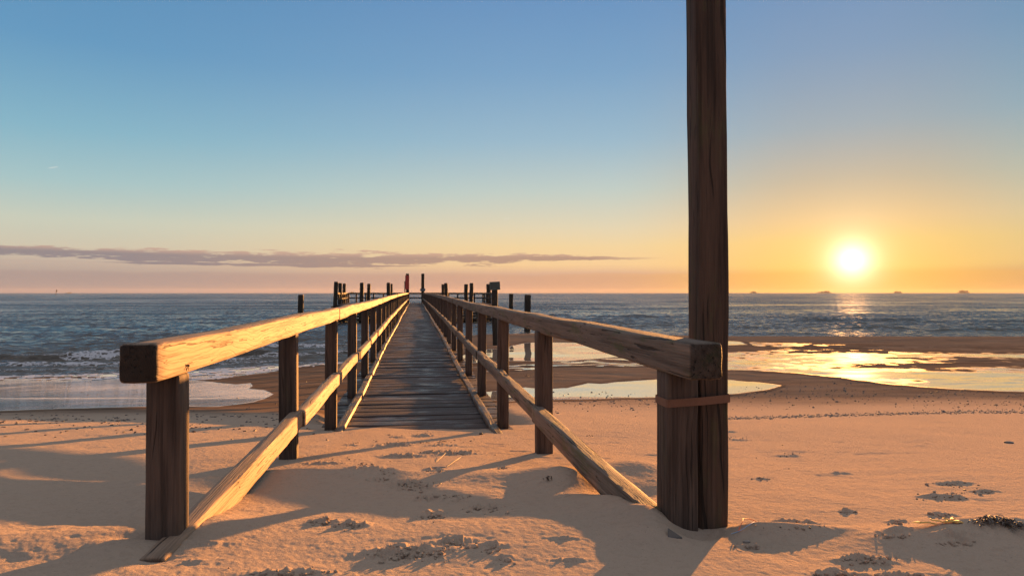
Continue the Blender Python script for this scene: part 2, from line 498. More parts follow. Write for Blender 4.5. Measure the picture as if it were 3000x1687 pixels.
def grid_mesh(name, X, Y, Z, wrap=False, keep=None, attrs=None):
    nr, nc = X.shape
    co = np.stack([X, Y, Z], -1).reshape(-1, 3).astype(np.float32)
    idx = np.arange(nr * nc).reshape(nr, nc)
    a = idx[:-1, :-1]; b = idx[:-1, 1:]; c = idx[1:, 1:]; d = idx[1:, :-1]
    f = np.stack([a, b, c, d], -1).reshape(-1, 4)
    if wrap:
        a = idx[:-1, -1:]; b = idx[:-1, :1]; c = idx[1:, :1]; d = idx[1:, -1:]
        f = np.concatenate([f, np.stack([a, b, c, d], -1).reshape(-1, 4)])
    f = f[:, ::-1]
    if keep is not None:
        k = keep.reshape(-1)
        f = f[k[f].any(1)]
        used = np.zeros(len(co), bool); used[f.reshape(-1)] = True
        remap = np.cumsum(used) - 1
        co = co[used]; f = remap[f]
        if attrs:
            attrs = {n: v.reshape(-1)[used] for n, v in attrs.items()}
    me = bpy.data.meshes.new(name)
    me.vertices.add(len(co)); me.vertices.foreach_set('co', co.reshape(-1))
    me.loops.add(f.size); me.loops.foreach_set('vertex_index', f.reshape(-1).astype(np.int32))
    me.polygons.add(len(f)); me.polygons.foreach_set('loop_start', np.arange(0, f.size, 4, dtype=np.int32))
    me.update(calc_edges=True)
    me.polygons.foreach_set('use_smooth', np.ones(len(f), bool))
    if attrs:
        for n, v in attrs.items():
            at = me.attributes.new(n, 'FLOAT', 'POINT')
            at.data.foreach_set('value', v.reshape(-1).astype(np.float32))
    return me


def link(name, me, mat=None, parent=None, loc=None, rot=None):
    o = bpy.data.objects.new(name, me)
    col.objects.link(o)
    if mat is not None and me is not None and not me.materials:
        me.materials.append(mat)
    if parent is not None:
        o.parent = parent
    if loc is not None:
        o.location = loc
    if rot is not None:
        o.rotation_euler = rot
    return o


def tag(o, label=None, cat=None, group=None, kind=None):
    if label: o['label'] = label
    if cat: o['category'] = cat
    if group: o['group'] = group
    if kind: o['kind'] = kind
    return o


def empty(name, loc, label, cat, group=None):
    o = bpy.data.objects.new(name, None)
    col.objects.link(o)
    o.location = loc
    o.empty_display_size = .2
    return tag(o, label, cat, group)


# ------------------------------------------------------------------ materials
def new_mat(name):
    m = bpy.data.materials.new(name)
    m.use_nodes = True
    nt = NT(m.node_tree)
    o = nt.n('ShaderNodeOutputMaterial')
    p = nt.n('ShaderNodeBsdfPrincipled')
    nt.t.links.new(p.outputs[0], o.inputs[0])
    return m, nt, p


def sand_mat():
    m, n, p = new_mat('sand')
    pos = n.n('ShaderNodeNewGeometry').outputs['Position']
    damp = n.n('ShaderNodeAttribute', attribute_name='damp').outputs['Fac']
    film = n.n('ShaderNodeAttribute', attribute_name='film').outputs['Fac']
    fine = n.noise(pos, 300, 4, .75)
    mid = n.noise(pos, 34, 5, .68)
    broad = n.noise(n.vm('MULTIPLY', pos, (1, .6, 1)), 1.3, 4, .55)
    c = n.mix(fine, (.262, .200, .148), (.435, .342, .262))
    c = n.mix(n.m('MULTIPLY', n.ss(mid, .48, .68), .35), c, (.25, .185, .135))
    c = n.mix(n.m('MULTIPLY', broad, .35), c, (.32, .245, .185))
    speck = n.ss(n.noise(pos, 120, 3, .6), .64, .70)
    c = n.mix(n.m('MULTIPLY', speck, .5), c, (.13, .09, .06))
    wetc = n.mix(n.ss(n.noise(n.vm('MULTIPLY', pos, (.5, 1.4, 1)), 1.2, 4, .6), .35, .7), (.105, .074, .054), (.165, .118, .086))
    c = n.mix(damp, c, wetc)
    n.put(p.inputs['Base Color'], c)
    r = n.m('SUBTRACT', .9, n.m('MULTIPLY', damp, .28))
    n.put(p.inputs['Roughness'], r)
    p.inputs['Specular IOR Level'].default_value = 0.0
    # sparse glints from single grains
    bump1 = n.n('ShaderNodeBump')
    n.put(bump1.inputs['Height'], n.m('ADD', n.m('MULTIPLY', fine, .6), n.m('MULTIPLY', mid, 2.4)))
    n.put(bump1.inputs['Strength'], n.ss(damp, 0.0, 1.0, .55, .12))
    bump1.inputs['Distance'].default_value = .010
    n.put(p.inputs['Normal'], bump1.outputs[0])
    return m


def film_mat(name, colr, rough=.05, ior=1.55, bstr=.05, scale=(3, 9, 3), amt=.010, mirror=.6, soft=.6, speck=.5):
    """water film lying on damp sand: the 'wet' field fades it out at its edges"""
    m, n, p = new_mat(name)
    pos = n.n('ShaderNodeNewGeometry').outputs['Position']
    wet = n.n('ShaderNodeAttribute', attribute_name='wet').outputs['Fac']
    sp = n.m('MULTIPLY', n.m('SUBTRACT', n.noise(n.vm('MULTIPLY', pos, (1, .75, 1)), 2.6, 4, .6), .5), speck * 2.6)
    cov = n.ss(n.m('ADD', wet, sp), -.1, soft)
    dampc = n.mix(n.ss(n.noise(n.vm('MULTIPLY', pos, (.5, 1.4, 1)), 1.2, 4, .6), .35, .7), (.105, .074, .054), (.165, .118, .086))
    c = n.mix(n.noise(pos, 1.1, 4, .6), colr, tuple(min(1, a * 1.2) for a in colr))
    n.put(p.inputs['Base Color'], n.mix(cov, dampc, c))
    n.put(p.inputs['Metallic'], n.m('MULTIPLY', cov, mirror))
    n.put(p.inputs['Roughness'], n.m('SUBTRACT', .55, n.m('MULTIPLY', cov, .55 - rough)))
    n.put(p.inputs['Specular IOR Level'], n.m('MULTIPLY', cov, .5))
    p.inputs['IOR'].default_value = ior
    v = n.vm('MULTIPLY', pos, scale)
    b = n.n('ShaderNodeBump')
    n.put(b.inputs['Height'], n.noise(v, 1.0, 5, .6))
    b.inputs['Strength'].default_value = bstr
    b.inputs['Distance'].default_value = amt
    n.put(p.inputs['Normal'], b.outputs[0])
    return m


def sea_mat():
    m, n, p = new_mat('sea_water')
    pos = n.n('ShaderNodeNewGeometry').outputs['Position']
    foam = n.n('ShaderNodeAttribute', attribute_name='foam').outputs['Fac']
    shal = n.n('ShaderNodeAttribute', attribute_name='shallow').outputs['Fac']
    base = n.mix(shal, (.024, .026, .029), (.055, .046, .034))
    # lacy foam: cells and scraps
    vo = n.n('ShaderNodeTexVoronoi', feature='DISTANCE_TO_EDGE')
    warp = n.vm('ADD', n.vm('MULTIPLY', pos, (1, .55, 1)), n.vm('SCALE', n.n('ShaderNodeTexNoise').outputs[1], .0))
    n.put(vo.inputs['Vector'], n.vm('ADD', warp, n.vec(n.noise(pos, 2.5, 3, .6), n.noise(pos, 2.0, 3, .6), 0.0)))
    vo.inputs['Scale'].default_value = 3.2
    lace = n.m('SUBTRACT', 1.0, n.ss(vo.outputs[0], .0, .22))
    scr = n.noise(n.vm('MULTIPLY', pos, (1, 1.6, 1)), 3.2, 6, .7)
    fm = n.m('ADD', n.m('MULTIPLY', foam, 1.25), n.m('MULTIPLY', n.m('SUBTRACT', n.m('ADD', n.m('MULTIPLY', lace, .5), scr), .88), 1.5))
    fm = n.m('MULTIPLY', n.ss(fm, .45, .9), n.ss(foam, .02, .2))
    c = n.mix(fm, base, (.46, .45, .46))
    n.put(p.inputs['Base Color'], c)
    n.put(p.inputs['Roughness'], n.m('ADD', .09, n.m('MULTIPLY', fm, .6)))
    p.inputs['IOR'].default_value = 1.34
    v = n.vm('MULTIPLY', pos, (.75, 1.15, 1))
    h = n.m('ADD', n.m('MULTIPLY', n.noise(v, 1.1, 3, .55, .3), 1.0), n.m('MULTIPLY', n.noise(v, 4.2, 4, .6, .3), .34))
    b = n.n('ShaderNodeBump')
    n.put(b.inputs['Height'], h)
    b.inputs['Strength'].default_value = .8
    b.inputs['Distance'].default_value = .16
    # small chop: facets tip every way, a little more towards the beach
    nz_ = n.n('ShaderNodeTexNoise')
    n.put(nz_.inputs['Vector'], n.vm('MULTIPLY', pos, (.9, 1.3, 1)))
    nz_.inputs['Scale'].default_value = 2.2
    nz_.inputs['Detail'].default_value = 5
    nz_.inputs['Roughness'].default_value = .62
    jit = n.vm('MULTIPLY', n.vm('SUBTRACT', nz_.outputs[1], (.5, .5, .5)), (1.2, 1.8, 0))
    gust = n.noise(n.vm('MULTIPLY', pos, (.035, .11, 1)), 1.0, 5, .65, .4)
    gust2 = n.noise(n.vm('MULTIPLY', pos, (.010, .022, 1)), 1.0, 4, .6, .4)
    gv = n.m('ADD', n.m('MULTIPLY', n.m('SUBTRACT', gust, .5), .75), n.m('MULTIPLY', n.m('SUBTRACT', gust2, .5), .45))
    lean = n.vec(-.02, n.m('SUBTRACT', n.m('MULTIPLY', gv, -1.35), .23), 0.0)
    nn = n.vm('NORMALIZE', n.vm('ADD', n.vm('ADD', b.outputs[0], jit), lean))
    n.put(p.inputs['Normal'], nn)
    return m


def wood_mat(name, c_light, c_dark, moss=0.0, dry=.85, crack=1.0, ring=70.0, var=.25, wetblotch=0.0):
    m, n, p = new_mat(name)
    gc = n.n('ShaderNodeAttribute', attribute_name='gc').outputs['Vector']
    gx, gy, gzz = n.xyz(gc)
    # growth rings cut at a shallow angle: wavy lines along the timber
    low = n.noise(n.vec(n.m('MULTIPLY', gx, 1.7), n.m('MULTIPLY', gy, 2.2), n.m('MULTIPLY', gzz, 2.2)), 1.0, 2.5, .5)
    swell = n.m('MULTIPLY', n.m('SUBTRACT', low, .5), .050)
    rr = n.m('SQRT', n.m('ADD', n.m('POWER', n.m('ADD', n.m('ADD', gy, .16), swell), 2.0), n.m('POWER', n.m('ADD', n.m('ADD', gzz, .09), swell), 2.0)))
    ringv = n.m('SINE', n.m('MULTIPLY', rr, ring * 6.28))
    ringm = n.ss(ringv, .45, .99)
    fib = n.noise(n.vec(n.m('MULTIPLY', gx, 7), n.m('MULTIPLY', gy, 230), n.m('MULTIPLY', gzz, 230)), 1.0, 3, .6)
    blot = n.noise(n.vec(n.m('MULTIPLY', gx, 2.2), n.m('MULTIPLY', gy, 14), n.m('MULTIPLY', gzz, 14)), 1.0, 4, .6)
    crk = n.noise(n.vec(n.m('MULTIPLY', gx, 2.0), n.m('ADD', n.m('MULTIPLY', gy, 85), n.m('MULTIPLY', swell, 200)), n.m('MULTIPLY', gzz, 75)), 1.0, 2, .5)
    crm = n.ss(crk, .63, .68)
    c = n.mix(fib, c_dark, c_light)
    strk = n.noise(n.vec(n.m('MULTIPLY', gx, 1.3), n.m('MULTIPLY', gy, 52), n.m('MULTIPLY', gzz, 52)), 1.0, 4, .65)
    c = n.mix(n.m('MULTIPLY', n.ss(strk, .46, .66), .62), c, tuple(a * .42 for a in c_dark))
    c = n.mix(n.m('MULTIPLY', n.ss(strk, .42, .28), .45), c, tuple(min(1, a * 1.35) for a in c_light))
    c = n.mix(n.m('MULTIPLY', n.ss(blot, .4, .8), var * 2), c, tuple(a * .45 for a in c_dark))
    c = n.mix(n.m('MULTIPLY', n.m('MULTIPLY', ringm, n.ss(blot, .3, .65)), .22), c, tuple(a * .42 for a in c_dark))
    if moss > 0:
        ms = n.noise(n.vec(n.m('MULTIPLY', gx, 3.2), n.m('MULTIPLY', gy, 12), n.m('MULTIPLY', gzz, 12)), 1.3, 5, .65)
        c = n.mix(n.m('MULTIPLY', n.ss(ms, .52, .68), moss), c, (.075, .085, .028))
    c = n.mix(n.m('MULTIPLY', crm, .85 * crack), c, (.018, .012, .008))
    tint = n.n('ShaderNodeAttribute', attribute_name='tint').outputs['Fac']
    c = n.mix(1.0, c, n.vec(tint, tint, tint), 'MULTIPLY')
    n.put(p.inputs['Base Color'], c)
    if wetblotch > 0:
        pos = n.n('ShaderNodeNewGeometry').outputs['Position']
        wn = n.noise(n.vm('MULTIPLY', pos, (1.0, 1.6, 1)), 1.8, 4, .6)
        n.put(p.inputs['Roughness'], n.ss(wn, .36, .52, .30, .62))
    else:
        n.put(p.inputs['Roughness'], n.m('ADD', dry - .12, n.m('MULTIPLY', fib, .2)))
    p.inputs['Specular IOR Level'].default_value = .28
    b = n.n('ShaderNodeBump')
    hh = n.m('SUBTRACT', n.m('ADD', n.m('SUBTRACT', n.m('MULTIPLY', fib, .7), n.m('MULTIPLY', n.ss(strk, .5, .68), .8)), n.m('MULTIPLY', ringm, -.40)), n.m('MULTIPLY', crm, 1.6 * crack))
    n.put(b.inputs['Height'], hh)
    b.inputs['Strength'].default_value = .8
    b.inputs['Distance'].default_value = .0028
    n.put(p.inputs['Normal'], b.outputs[0])
    return m


def plain_mat(name, c, rough=.6, metal=0.0, vary=.3, scale=20):
    m, n, p = new_mat(name)
    pos = n.n('ShaderNodeNewGeometry').outputs['Position']
    n.put(p.inputs['Base Color'], n.mix(n.m('MULTIPLY', n.noise(pos, scale, 4, .6), vary * 2), c, tuple(a * .4 for a in c)))
    p.inputs['Roughness'].default_value = rough
    p.inputs['Metallic'].default_value = metal
    return m


M = {}
M['sand'] = sand_mat()
M['pool'] = film_mat('pool_water', (.50, .47, .43), .035, 1.6, .25, (2.0, 5.0, 2), .004, .62, .5, .35)
M['film'] = film_mat('wet_sand_film', (.84, .80, .72), .05, 1.6, .30, (2.5, 7, 3), .005, .68, .8, .3)
M['flat'] = film_mat('tidal_film', (.46, .40, .33), .08, 1.6, .35, (1.5, 6, 3), .010, .55, .9, .8)
M['sea'] = sea_mat()
M['rail'] = wood_mat('sunlit_rail_wood', (.31, .218, .152), (.185, .122, .080), 0, .8, 1.0, 165, .16)  # lit copy of the rail wood, sunny tone set into its colour
M['rail_shade'] = wood_mat('shaded_mossy_rail_wood', (.22, .165, .125), (.105, .075, .055), .6, .85, 1.0, 150, .25)  # shaded copy of the rail wood: shade set into the colour, besides the moss
M['post'] = wood_mat('post_wood', (.125, .086, .064), (.058, .038, .028), .10, .85, 1.0, 65, .3)
M['tall'] = wood_mat('dark_post_wood', (.108, .066, .044), (.044, .026, .017), .30, .85, 1.0, 60, .35)
M['deck'] = wood_mat('deck_wood', (.076, .046, .034), (.030, .018, .013), .0, .6, .8, 60, .3, 1.0)
M['curb'] = wood_mat('kerb_timber', (.125, .088, .064), (.060, .040, .028), .0, .5, .9, 60, .25, 1.0)
M['pile'] = wood_mat('pile_wood', (.060, .046, .034), (.024, .018, .013), .25, .85, 1.0, 50, .3)
M['strap'] = plain_mat('rusty_strap', (.20, .095, .055), .7, .2, .3, 90)
M['sign'] = plain_mat('faded_sign_board', (.075, .085, .068), .6)
M['signtext'] = plain_mat('sign_lettering', (.03, .034, .028), .6)
M['red'] = plain_mat('red_paint', (.55, .045, .02), .5)
M['grey'] = plain_mat('grey_plate', (.12, .13, .14), .5)
M['weed'] = plain_mat('dried_seaweed', (.055, .030, .016), .5, 0, .4, 60)
M['yellow'] = plain_mat('yellow_seaweed', (.55, .30, .045), .5, 0, .3, 40)
M['stone'] = plain_mat('dark_stone', (.085, .065, .052), .35, 0, .4, 90)
M['shell'] = plain_mat('shell_and_grit', (.20, .155, .12), .3, 0, .5, 300)
M['island'] = plain_mat('far_land', (.22, .17, .12), .9, 0, .3, .05)  # paled so the colour stands in for part of the distant haze
M['straw'] = plain_mat('straw', (.22, .16, .09), .7)
M['orange_line'] = plain_mat('orange_twine', (.70, .16, .06), .5)
M['blue_line'] = plain_mat('blue_twine', (.25, .42, .62), .5)

# ------------------------------------------------------------------ ground sheet
th_in = np.arange(-45, 45.001, .072)
th_out = np.concatenate([np.arange(-180, -60, 6.0), np.arange(-60, -45, .5)])
th = np.radians(np.concatenate([th_out, th_in, -th_out[::-1][:-1]]))
rr_ = [.35]
while rr_[-1] < 60:
    q = rr_[-1]
    rr_.append(q * (1.012 if q < 1.35 else 1.0036 if q < 4.5 else 1.0052 if q < 9 else 1.0075 if q < 24 else 1.010))
rr_ += [80, 120, 200, 400, 900, 2500, 8000, 14000]
rad = np.array(rr_)
TH, RR = np.meshgrid(th, rad)
GX = RR * np.sin(TH + YAW); GY = RR * np.cos(TH + YAW)
GZ, ZB, PX, PY, GD, SHDg, MK = ground_z(GX, GY, True)
ne, fa, ga, wa, fl, ri = MK
infront = (GD > 3)
# damp sand: everything the last tide reached
edge_n = fbm(GX * .5, GY * .5, 4, 23) * .9
dl = GD + edge_n
damp = sstep(dl, 8.0, 10.6) * np.where(PX > 1350, 1, 1)
damp = np.where(PX > 1300, np.maximum(sstep(dl, 10.5, 15.0) * .85, sstep(ne, -30, 0) * infront), damp)
damp = np.clip(damp, 0, 1)
under_deck = sstep(np.abs(GX), 1.3, .9) * sstep(GD, 6.8, 7.4)
damp = np.maximum(damp, under_deck * .8)  # same darker sand tone along the strip beneath the boards
gm = grid_mesh('beach', GX, GY, GZ, wrap=True, attrs={'damp': damp, 'film': damp * 0})
tag(link('beach', gm, M['sand']), kind='structure')


def film_obj(name, mask, mat, lift=.004, unit=8.0):
    wet_ = np.clip(mask / unit, -1.5, 2.5)
    keep = (wet_ > -1.4) & infront & (GD < SHDg + .5)
    zs = GZ + lift
    me = grid_mesh(name, GX, GY, zs, keep=keep, attrs={'wet': wet_})
    return tag(link(name, me, mat), kind='structure')


film_obj('tide_pool', ne, M['pool'], .005)
film_obj('tide_pool', fa, M['pool'], .0055)
film_obj('tide_pool', ga, M['pool'])
film_obj('wet_sand', wa, M['film'])
film_obj('wet_sand', fl, M['flat'], .003, .9)
film_obj('rippled_wet_sand', np.where((fa > -6) | (ne > -6), -3, ri), M['pool'], .0065, .8)

# ------------------------------------------------------------------ sea
th_in = np.arange(-41, 41.001, .075)
th_out = np.concatenate([np.arange(-90, -50, 4.0), np.arange(-50, -41, .75)])
sth = np.radians(np.concatenate([th_out, th_in, -th_out[::-1]]))
# rows: even steps in depression angle as far as the waves can be told apart
H_ = EYE - SEA
dep = []
v = H_ * 683 / 17.0
while v > .9:
    dep.append(v); v -= (.30 if v > 50 else .13 if v > 10 else .07)
srad = np.concatenate([H_ * 683 / np.array(dep), [2400, 3200, 4500, 7000, 13000, 20000]])
TH2, SR = np.meshgrid(sth, srad)
SX = SR * np.sin(TH2 + YAW); SY = SR * np.cos(TH2 + YAW)
dR = np.gradient(srad)[:, None] * np.ones_like(SX)
SZ = np.zeros_like(SX)
_bz, SD, SSH = base_z(SX, SY)
off = SD - SSH                               # metres beyond the shore line
rs = np.random.default_rng(5)
grow = sstep(off, 0.5, 14)
for i in range(46):
    lam = .75 * (7.5 / .75) ** (i / 45.0) * rs.uniform(.9, 1.1)
    dirn = rs.normal(0, .55) + .25
    kx, ky = math.sin(dirn) * 2 * math.pi / lam, math.cos(dirn) * 2 * math.pi / lam
    amp = .0125 * lam ** .38
    att = sstep(lam / np.maximum(dR * 2.2, 1e-3), .8, 1.6)
    warp = vn(SX / (lam * 4) + i, SY / (lam * 4), 100 + i)
    ph = kx * SX + ky * SY + rs.uniform(0, 6.28) + warp * 2.4
    s_ = np.sin(ph)
    mod = .55 + .75 * (vn(SX / (lam * 3.2) - i, SY / (lam * 3.2), 200 + i) * .5 + .5)
    SZ += amp * att * mod * (s_ * .8 + (1 - np.abs(np.sin(ph * .5 + .4))) * .9 - .35) * grow
# swell lines running in to the beach on the right side
spx, spy, _ = project(SX, SY, SEA + 0 * SX)
foam = np.zeros_like(SX)


def breaker(line, h, wid, fstart, fend, seed, f_amt=1.0, side=1):
    """a wave crest: picture polyline of its foot at sea level -> ridge, foam where it breaks"""
    global SZ, foam
    lx = np.array([p[0] for p in line]); ly = np.array([p[1] for p in line])
    ly = np.interp(spx, lx, ly)
    Dl = H_ * F / (ly - HORIZON)
    s = SD - Dl + vn(SX * .35, SY * .1, seed) * .35 + vn(SX * 1.5, SY * .2, seed + 1) * .10
    inn = sstep(spx, lx[0] - 40, lx[0] + 60) * sstep(spx, lx[-1] + 60, lx[-1] - 60)
    hh = h * (.75 + .35 * vn(SX * .25, SY * .05, seed + 2)) * inn
    prof = np.where(s < 0, np.exp(-(s / (wid * .42)) ** 2), np.exp(-(s / (wid * 1.5)) ** 2))
    SZ += hh * prof
    fr = sstep(spx, fstart - 60, fstart + 60) * sstep(spx, fend + 60, fend - 60) * inn
    lum = fbm(SX * 3.0, SY * 3.0, 3, seed + 5)
    fo = fr * np.exp(-((s - .0) / (wid * .9)) ** 2) * f_amt
    SZ += fo * (lum * .09 + .03)
    foam = np.maximum(foam, np.clip(fo, 0, 1))
    foam = np.maximum(foam, inn * f_amt * .55 * np.exp(-((s - .1) / (wid * .3)) ** 2))


breaker([(-700, 1066), (0, 1056), (350, 1048), (560, 1044), (800, 1040)], .34, .9, 190, 520, 300)
breaker([(500, 1024), (760, 1020), (900, 1016), (1060, 1014)], .22, .8, 640, 1000, 310)
breaker([(-700, 1080), (0, 1072), (300, 1070), (620, 1060), (760, 1052)], .12, .5, -800, 800, 320, .9)
breaker([(-700, 1096), (0, 1087), (400, 1078), (760, 1062), (900, 1054)], .05, .45, -800, 900, 330, .55)
breaker([(700, 1050), (900, 1040), (1100, 1030), (1200, 1020)], .07, .6, 700, 1200, 340, .7)
breaker([(900, 1003), (1100, 1000), (1300, 985)], .12, .7, 1000, 1200, 350, .5)
breaker([(2100, 980), (2300, 978), (2420, 980)], .16, .8, 2100, 2300, 360, .35)
breaker([(2320, 940), (2500, 938), (2700, 940)], .30, 1.6, 0, 0, 370, .0)
breaker([(2400, 963), (2550, 960), (2660, 963)], .24, 1.2, 0, 0, 380, .0)
breaker([(2720, 970), (2850, 966), (3000, 970)], .24, 1.3, 0, 0, 390, .0)
breaker([(1560, 928), (1700, 924), (1850, 930), (1990, 928)], .30, 1.8, 0, 0, 395, .0)
breaker([(1650, 950), (1800, 945), (2000, 950)], .16, 1.0, 0, 0, 398, .0)
# spent foam and swash near the water's edge, mostly to the left of the pier
lefty = sstep(spx, 1330, 1180)
foam = np.maximum(foam, lefty * np.exp(-((off - .3) / 1.1) ** 2) * .50)
foam = np.maximum(foam, lefty * sstep(off, 6.5, 1.0) * sstep(fbm(SX * .5, SY * 1.1, 4, 410), -.1, .55) * .55)
foam = np.maximum(foam, (1 - lefty) * np.exp(-((off - .2) / .35) ** 2) * .45)
# whitecaps here and there
SZ += SEA
SZ = np.where(off < 0.0, SEA - .03 * 0, SZ)
SZ = np.where(off < 3, SEA + (SZ - SEA) * (.35 + .65 * sstep(off, 0, 3)), SZ)
shallow = np.clip(sstep(off, 26, 2) * .9 + .06, 0, 1)
keep = (off > -.8) & (SD > 4)
sm = grid_mesh('sea', SX, SY, SZ, keep=keep, attrs={'foam': foam, 'shallow': shallow})
tag(link('sea', sm, M['sea']), kind='structure')

# thin swash and foam scraps sliding over the sand on the left
sw = -poly_sd(PX, PY, SWASH, 3.0)
lace = np.abs(fbm(GX * 1.2, GY * 2.4, 4, 501))
swm = np.where(sw > 0, .16 - lace + sw * .0008, -1)
film_obj('wet_sand', np.where((GD > 10) & (wa < 3), sw + fbm(GX * .8, GY * .8, 4, 505) * 14, -30), M['film'], .0025, 14.0)
foam_mat, fn_, fp_ = new_mat('foam')
fpos = fn_.n('ShaderNodeNewGeometry').outputs['Position']
fn_.put(fp_.inputs['Base Color'], fn_.mix(fn_.noise(fpos, 18, 4, .6), (.24, .24, .26), (.52, .51, .52)))
fp_.inputs['Roughness'].default_value = .5
kp = (swm > .03) & infront & (GD < SHDg + .6)
fz = GZ + .008 + .01 * sstep(fbm(GX * 6, GY * 6, 2, 77), -.5, 1)
fo = link('sea_foam', grid_mesh('sea_foam', GX, GY, fz, keep=kp), foam_mat)
tag(fo, 'lacy white foam left by the waves on the wet sand', 'foam', kind='stuff')

# ------------------------------------------------------------------ timber
def rrect(w, h, b, nb=3):
    """rounded rectangle outline (a,b), counter clockwise"""
    pts = []
    for (sx, sy, a0) in ((1, 1, 0), (-1, 1, 90), (-1, -1, 180), (1, -1, 270)):
        for k in range(nb + 1):
            a = R(a0 + 90 * k / nb)
            pts.append((sx * (w / 2 - b) + b * math.cos(a), sy * (h / 2 - b) + b * math.sin(a)))
    # extra points along the flats
    out_ = []
    n = len(pts)
    for i in range(n):
        p, q = pts[i], pts[(i + 1) % n]
        out_.append(p)
        L = math.hypot(q[0] - p[0], q[1] - p[1])
        if L > .03:
            for k in (1, 2):
                out_.append((p[0] + (q[0] - p[0]) * k / 3, p[1] + (q[1] - p[1]) * k / 3))
    return out_


def timber(path, w, h, bevel=.008, seg=.12, warp=.003, seed=0, up=(0, 0, 1), tint=(1, 1), round_=False, ends=.006, endt=.45):
    """a sawn timber along a polyline; w across, h in the 'up' sense; carries grain coordinates"""
    rs_ = np.random.default_rng(seed + 1000)
    P = [Vector(p) for p in path]
    L = [0]
    for a, b in zip(P[:-1], P[1:]):
        L.append(L[-1] + (b - a).length)
    tot = L[-1]
    n = max(2, int(tot / seg) + 1)
    ts = np.linspace(0, tot, n)
    if ends:
        ts = np.concatenate([[0, ends], ts[1:-1], [tot - ends, tot]])
    if round_:
        sec = [(w / 2 * math.cos(R(a)), h / 2 * math.sin(R(a))) for a in range(0, 360, 22)]
    else:
        sec = rrect(w, h, bevel)
    ns = len(sec)
    upv = Vector(up).normalized()
    vs = []; gcs = []
    off_ = rs_.uniform(-40, 40, 3); offv = (off_[0], 0.0 + rs_.uniform(-.05, .05), rs_.uniform(-.05, .05))
    for k, t_ in enumerate(ts):
        for j in range(len(L) - 1):
            if t_ <= L[j + 1] + 1e-9:
                break
        f = (t_ - L[j]) / max(1e-9, L[j + 1] - L[j])
        c = P[j].lerp(P[j + 1], f)
        d = (P[j + 1] - P[j]).normalized()
        side = d.cross(upv)
        if side.length < 1e-4:
            side = Vector((1, 0, 0))
        side.normalize()
        u = side.cross(d).normalized()
        sc = 1.0 if (0 < k < len(ts) - 1 or not ends) else 1 - ends * 1.3 / max(w, .02)
        wz = float(vn(np.array([t_ * .9 + seed]), np.array([3.1]), 5)[0]) * warp
        wx = float(vn(np.array([t_ * .9 + seed]), np.array([8.1]), 6)[0]) * warp
        ta = np.array([t_ * 3.3 + seed * 7.7] * ns)
        jj = np.arange(ns) * .9
        nz = vn(ta, jj, 7) * warp * .6 + vn(ta * 3.1, jj * 2, 9) * warp * .25
        for i, (a, b) in enumerate(sec):
            rad_ = 1 + nz[i] / max(w, h) * 2
            co = c + side * (a * sc * rad_ + wx) + u * (b * sc * rad_ + wz)
            vs.append(co); gcs.append((t_ + offv[0], a + offv[1], b + offv[2]))
    fs = []
    nk = len(ts)
    for k in range(nk - 1):
        for i in range(ns):
            fs.append((k * ns + i, k * ns + (i + 1) % ns, (k + 1) * ns + (i + 1) % ns, (k + 1) * ns + i))
    fs = [f[::-1] for f in fs]
    fs.append(tuple(range(ns))); fs.append(tuple(reversed(range((nk - 1) * ns, nk * ns))))
    tn = rs_.uniform(*tint) if tint[0] != tint[1] else tint[0]
    tl_ = [tn] * len(vs)
    for i in range(ns):          # weathered, dirty end grain; tint also holds shade of faces turned from the sun
        tl_[i] = tn * endt; tl_[-1 - i] = tn * endt
    return vs, fs, gcs, tl_


def merge(parts):
    V, Fc, G, T = [], [], [], []
    for v_, f_, g_, t_ in parts:
        o_ = len(V)
        V += v_; G += g_; T += t_
        Fc += [tuple(i + o_ for i in q) for q in f_]
    return V, Fc, G, T


def tmesh(name, data, mat, sm=True):
    v_, f_, g_, t_ = data
    me = bpy.data.meshes.new(name)
    me.from_pydata([tuple(p) for p in v_], [], f_)
    me.update()
    at = me.attributes.new('gc', 'FLOAT_VECTOR', 'POINT'); at.data.foreach_set('vector', np.array(g_, dtype=np.float32).reshape(-1))
    at = me.attributes.new('tint', 'FLOAT', 'POINT'); at.data.foreach_set('value', np.array(t_, dtype=np.float32))
    bm = bmesh.new(); bm.from_mesh(me); bmesh.ops.recalc_face_normals(bm, faces=bm.faces); bm.to_mesh(me); bm.free()
    if sm:
        me.polygons.foreach_set('use_smooth', np.ones(len(me.polygons), bool))
        try:
            me.set_sharp_from_angle(angle=R(50))
        except Exception:
            pass
    me.materials.append(mat)
    return me


def dz_(y):
    """the walkway climbs a little towards its head"""
    return .15 * (1 - math.exp(-max(0, y - 10) / 20.0))


PIER_END = 76.0
# ---- walkway
walk = empty('pier_walkway', (0, 6, 0), 'long plank walkway on timber piles running from the sand out over the sea', 'pier')
wo = Vector((0, -6, 0))


def rel(o, data):
    v_, f_, g_, t_ = data
    b = Vector(o.location)
    return [p - b for p in v_], f_, g_, t_


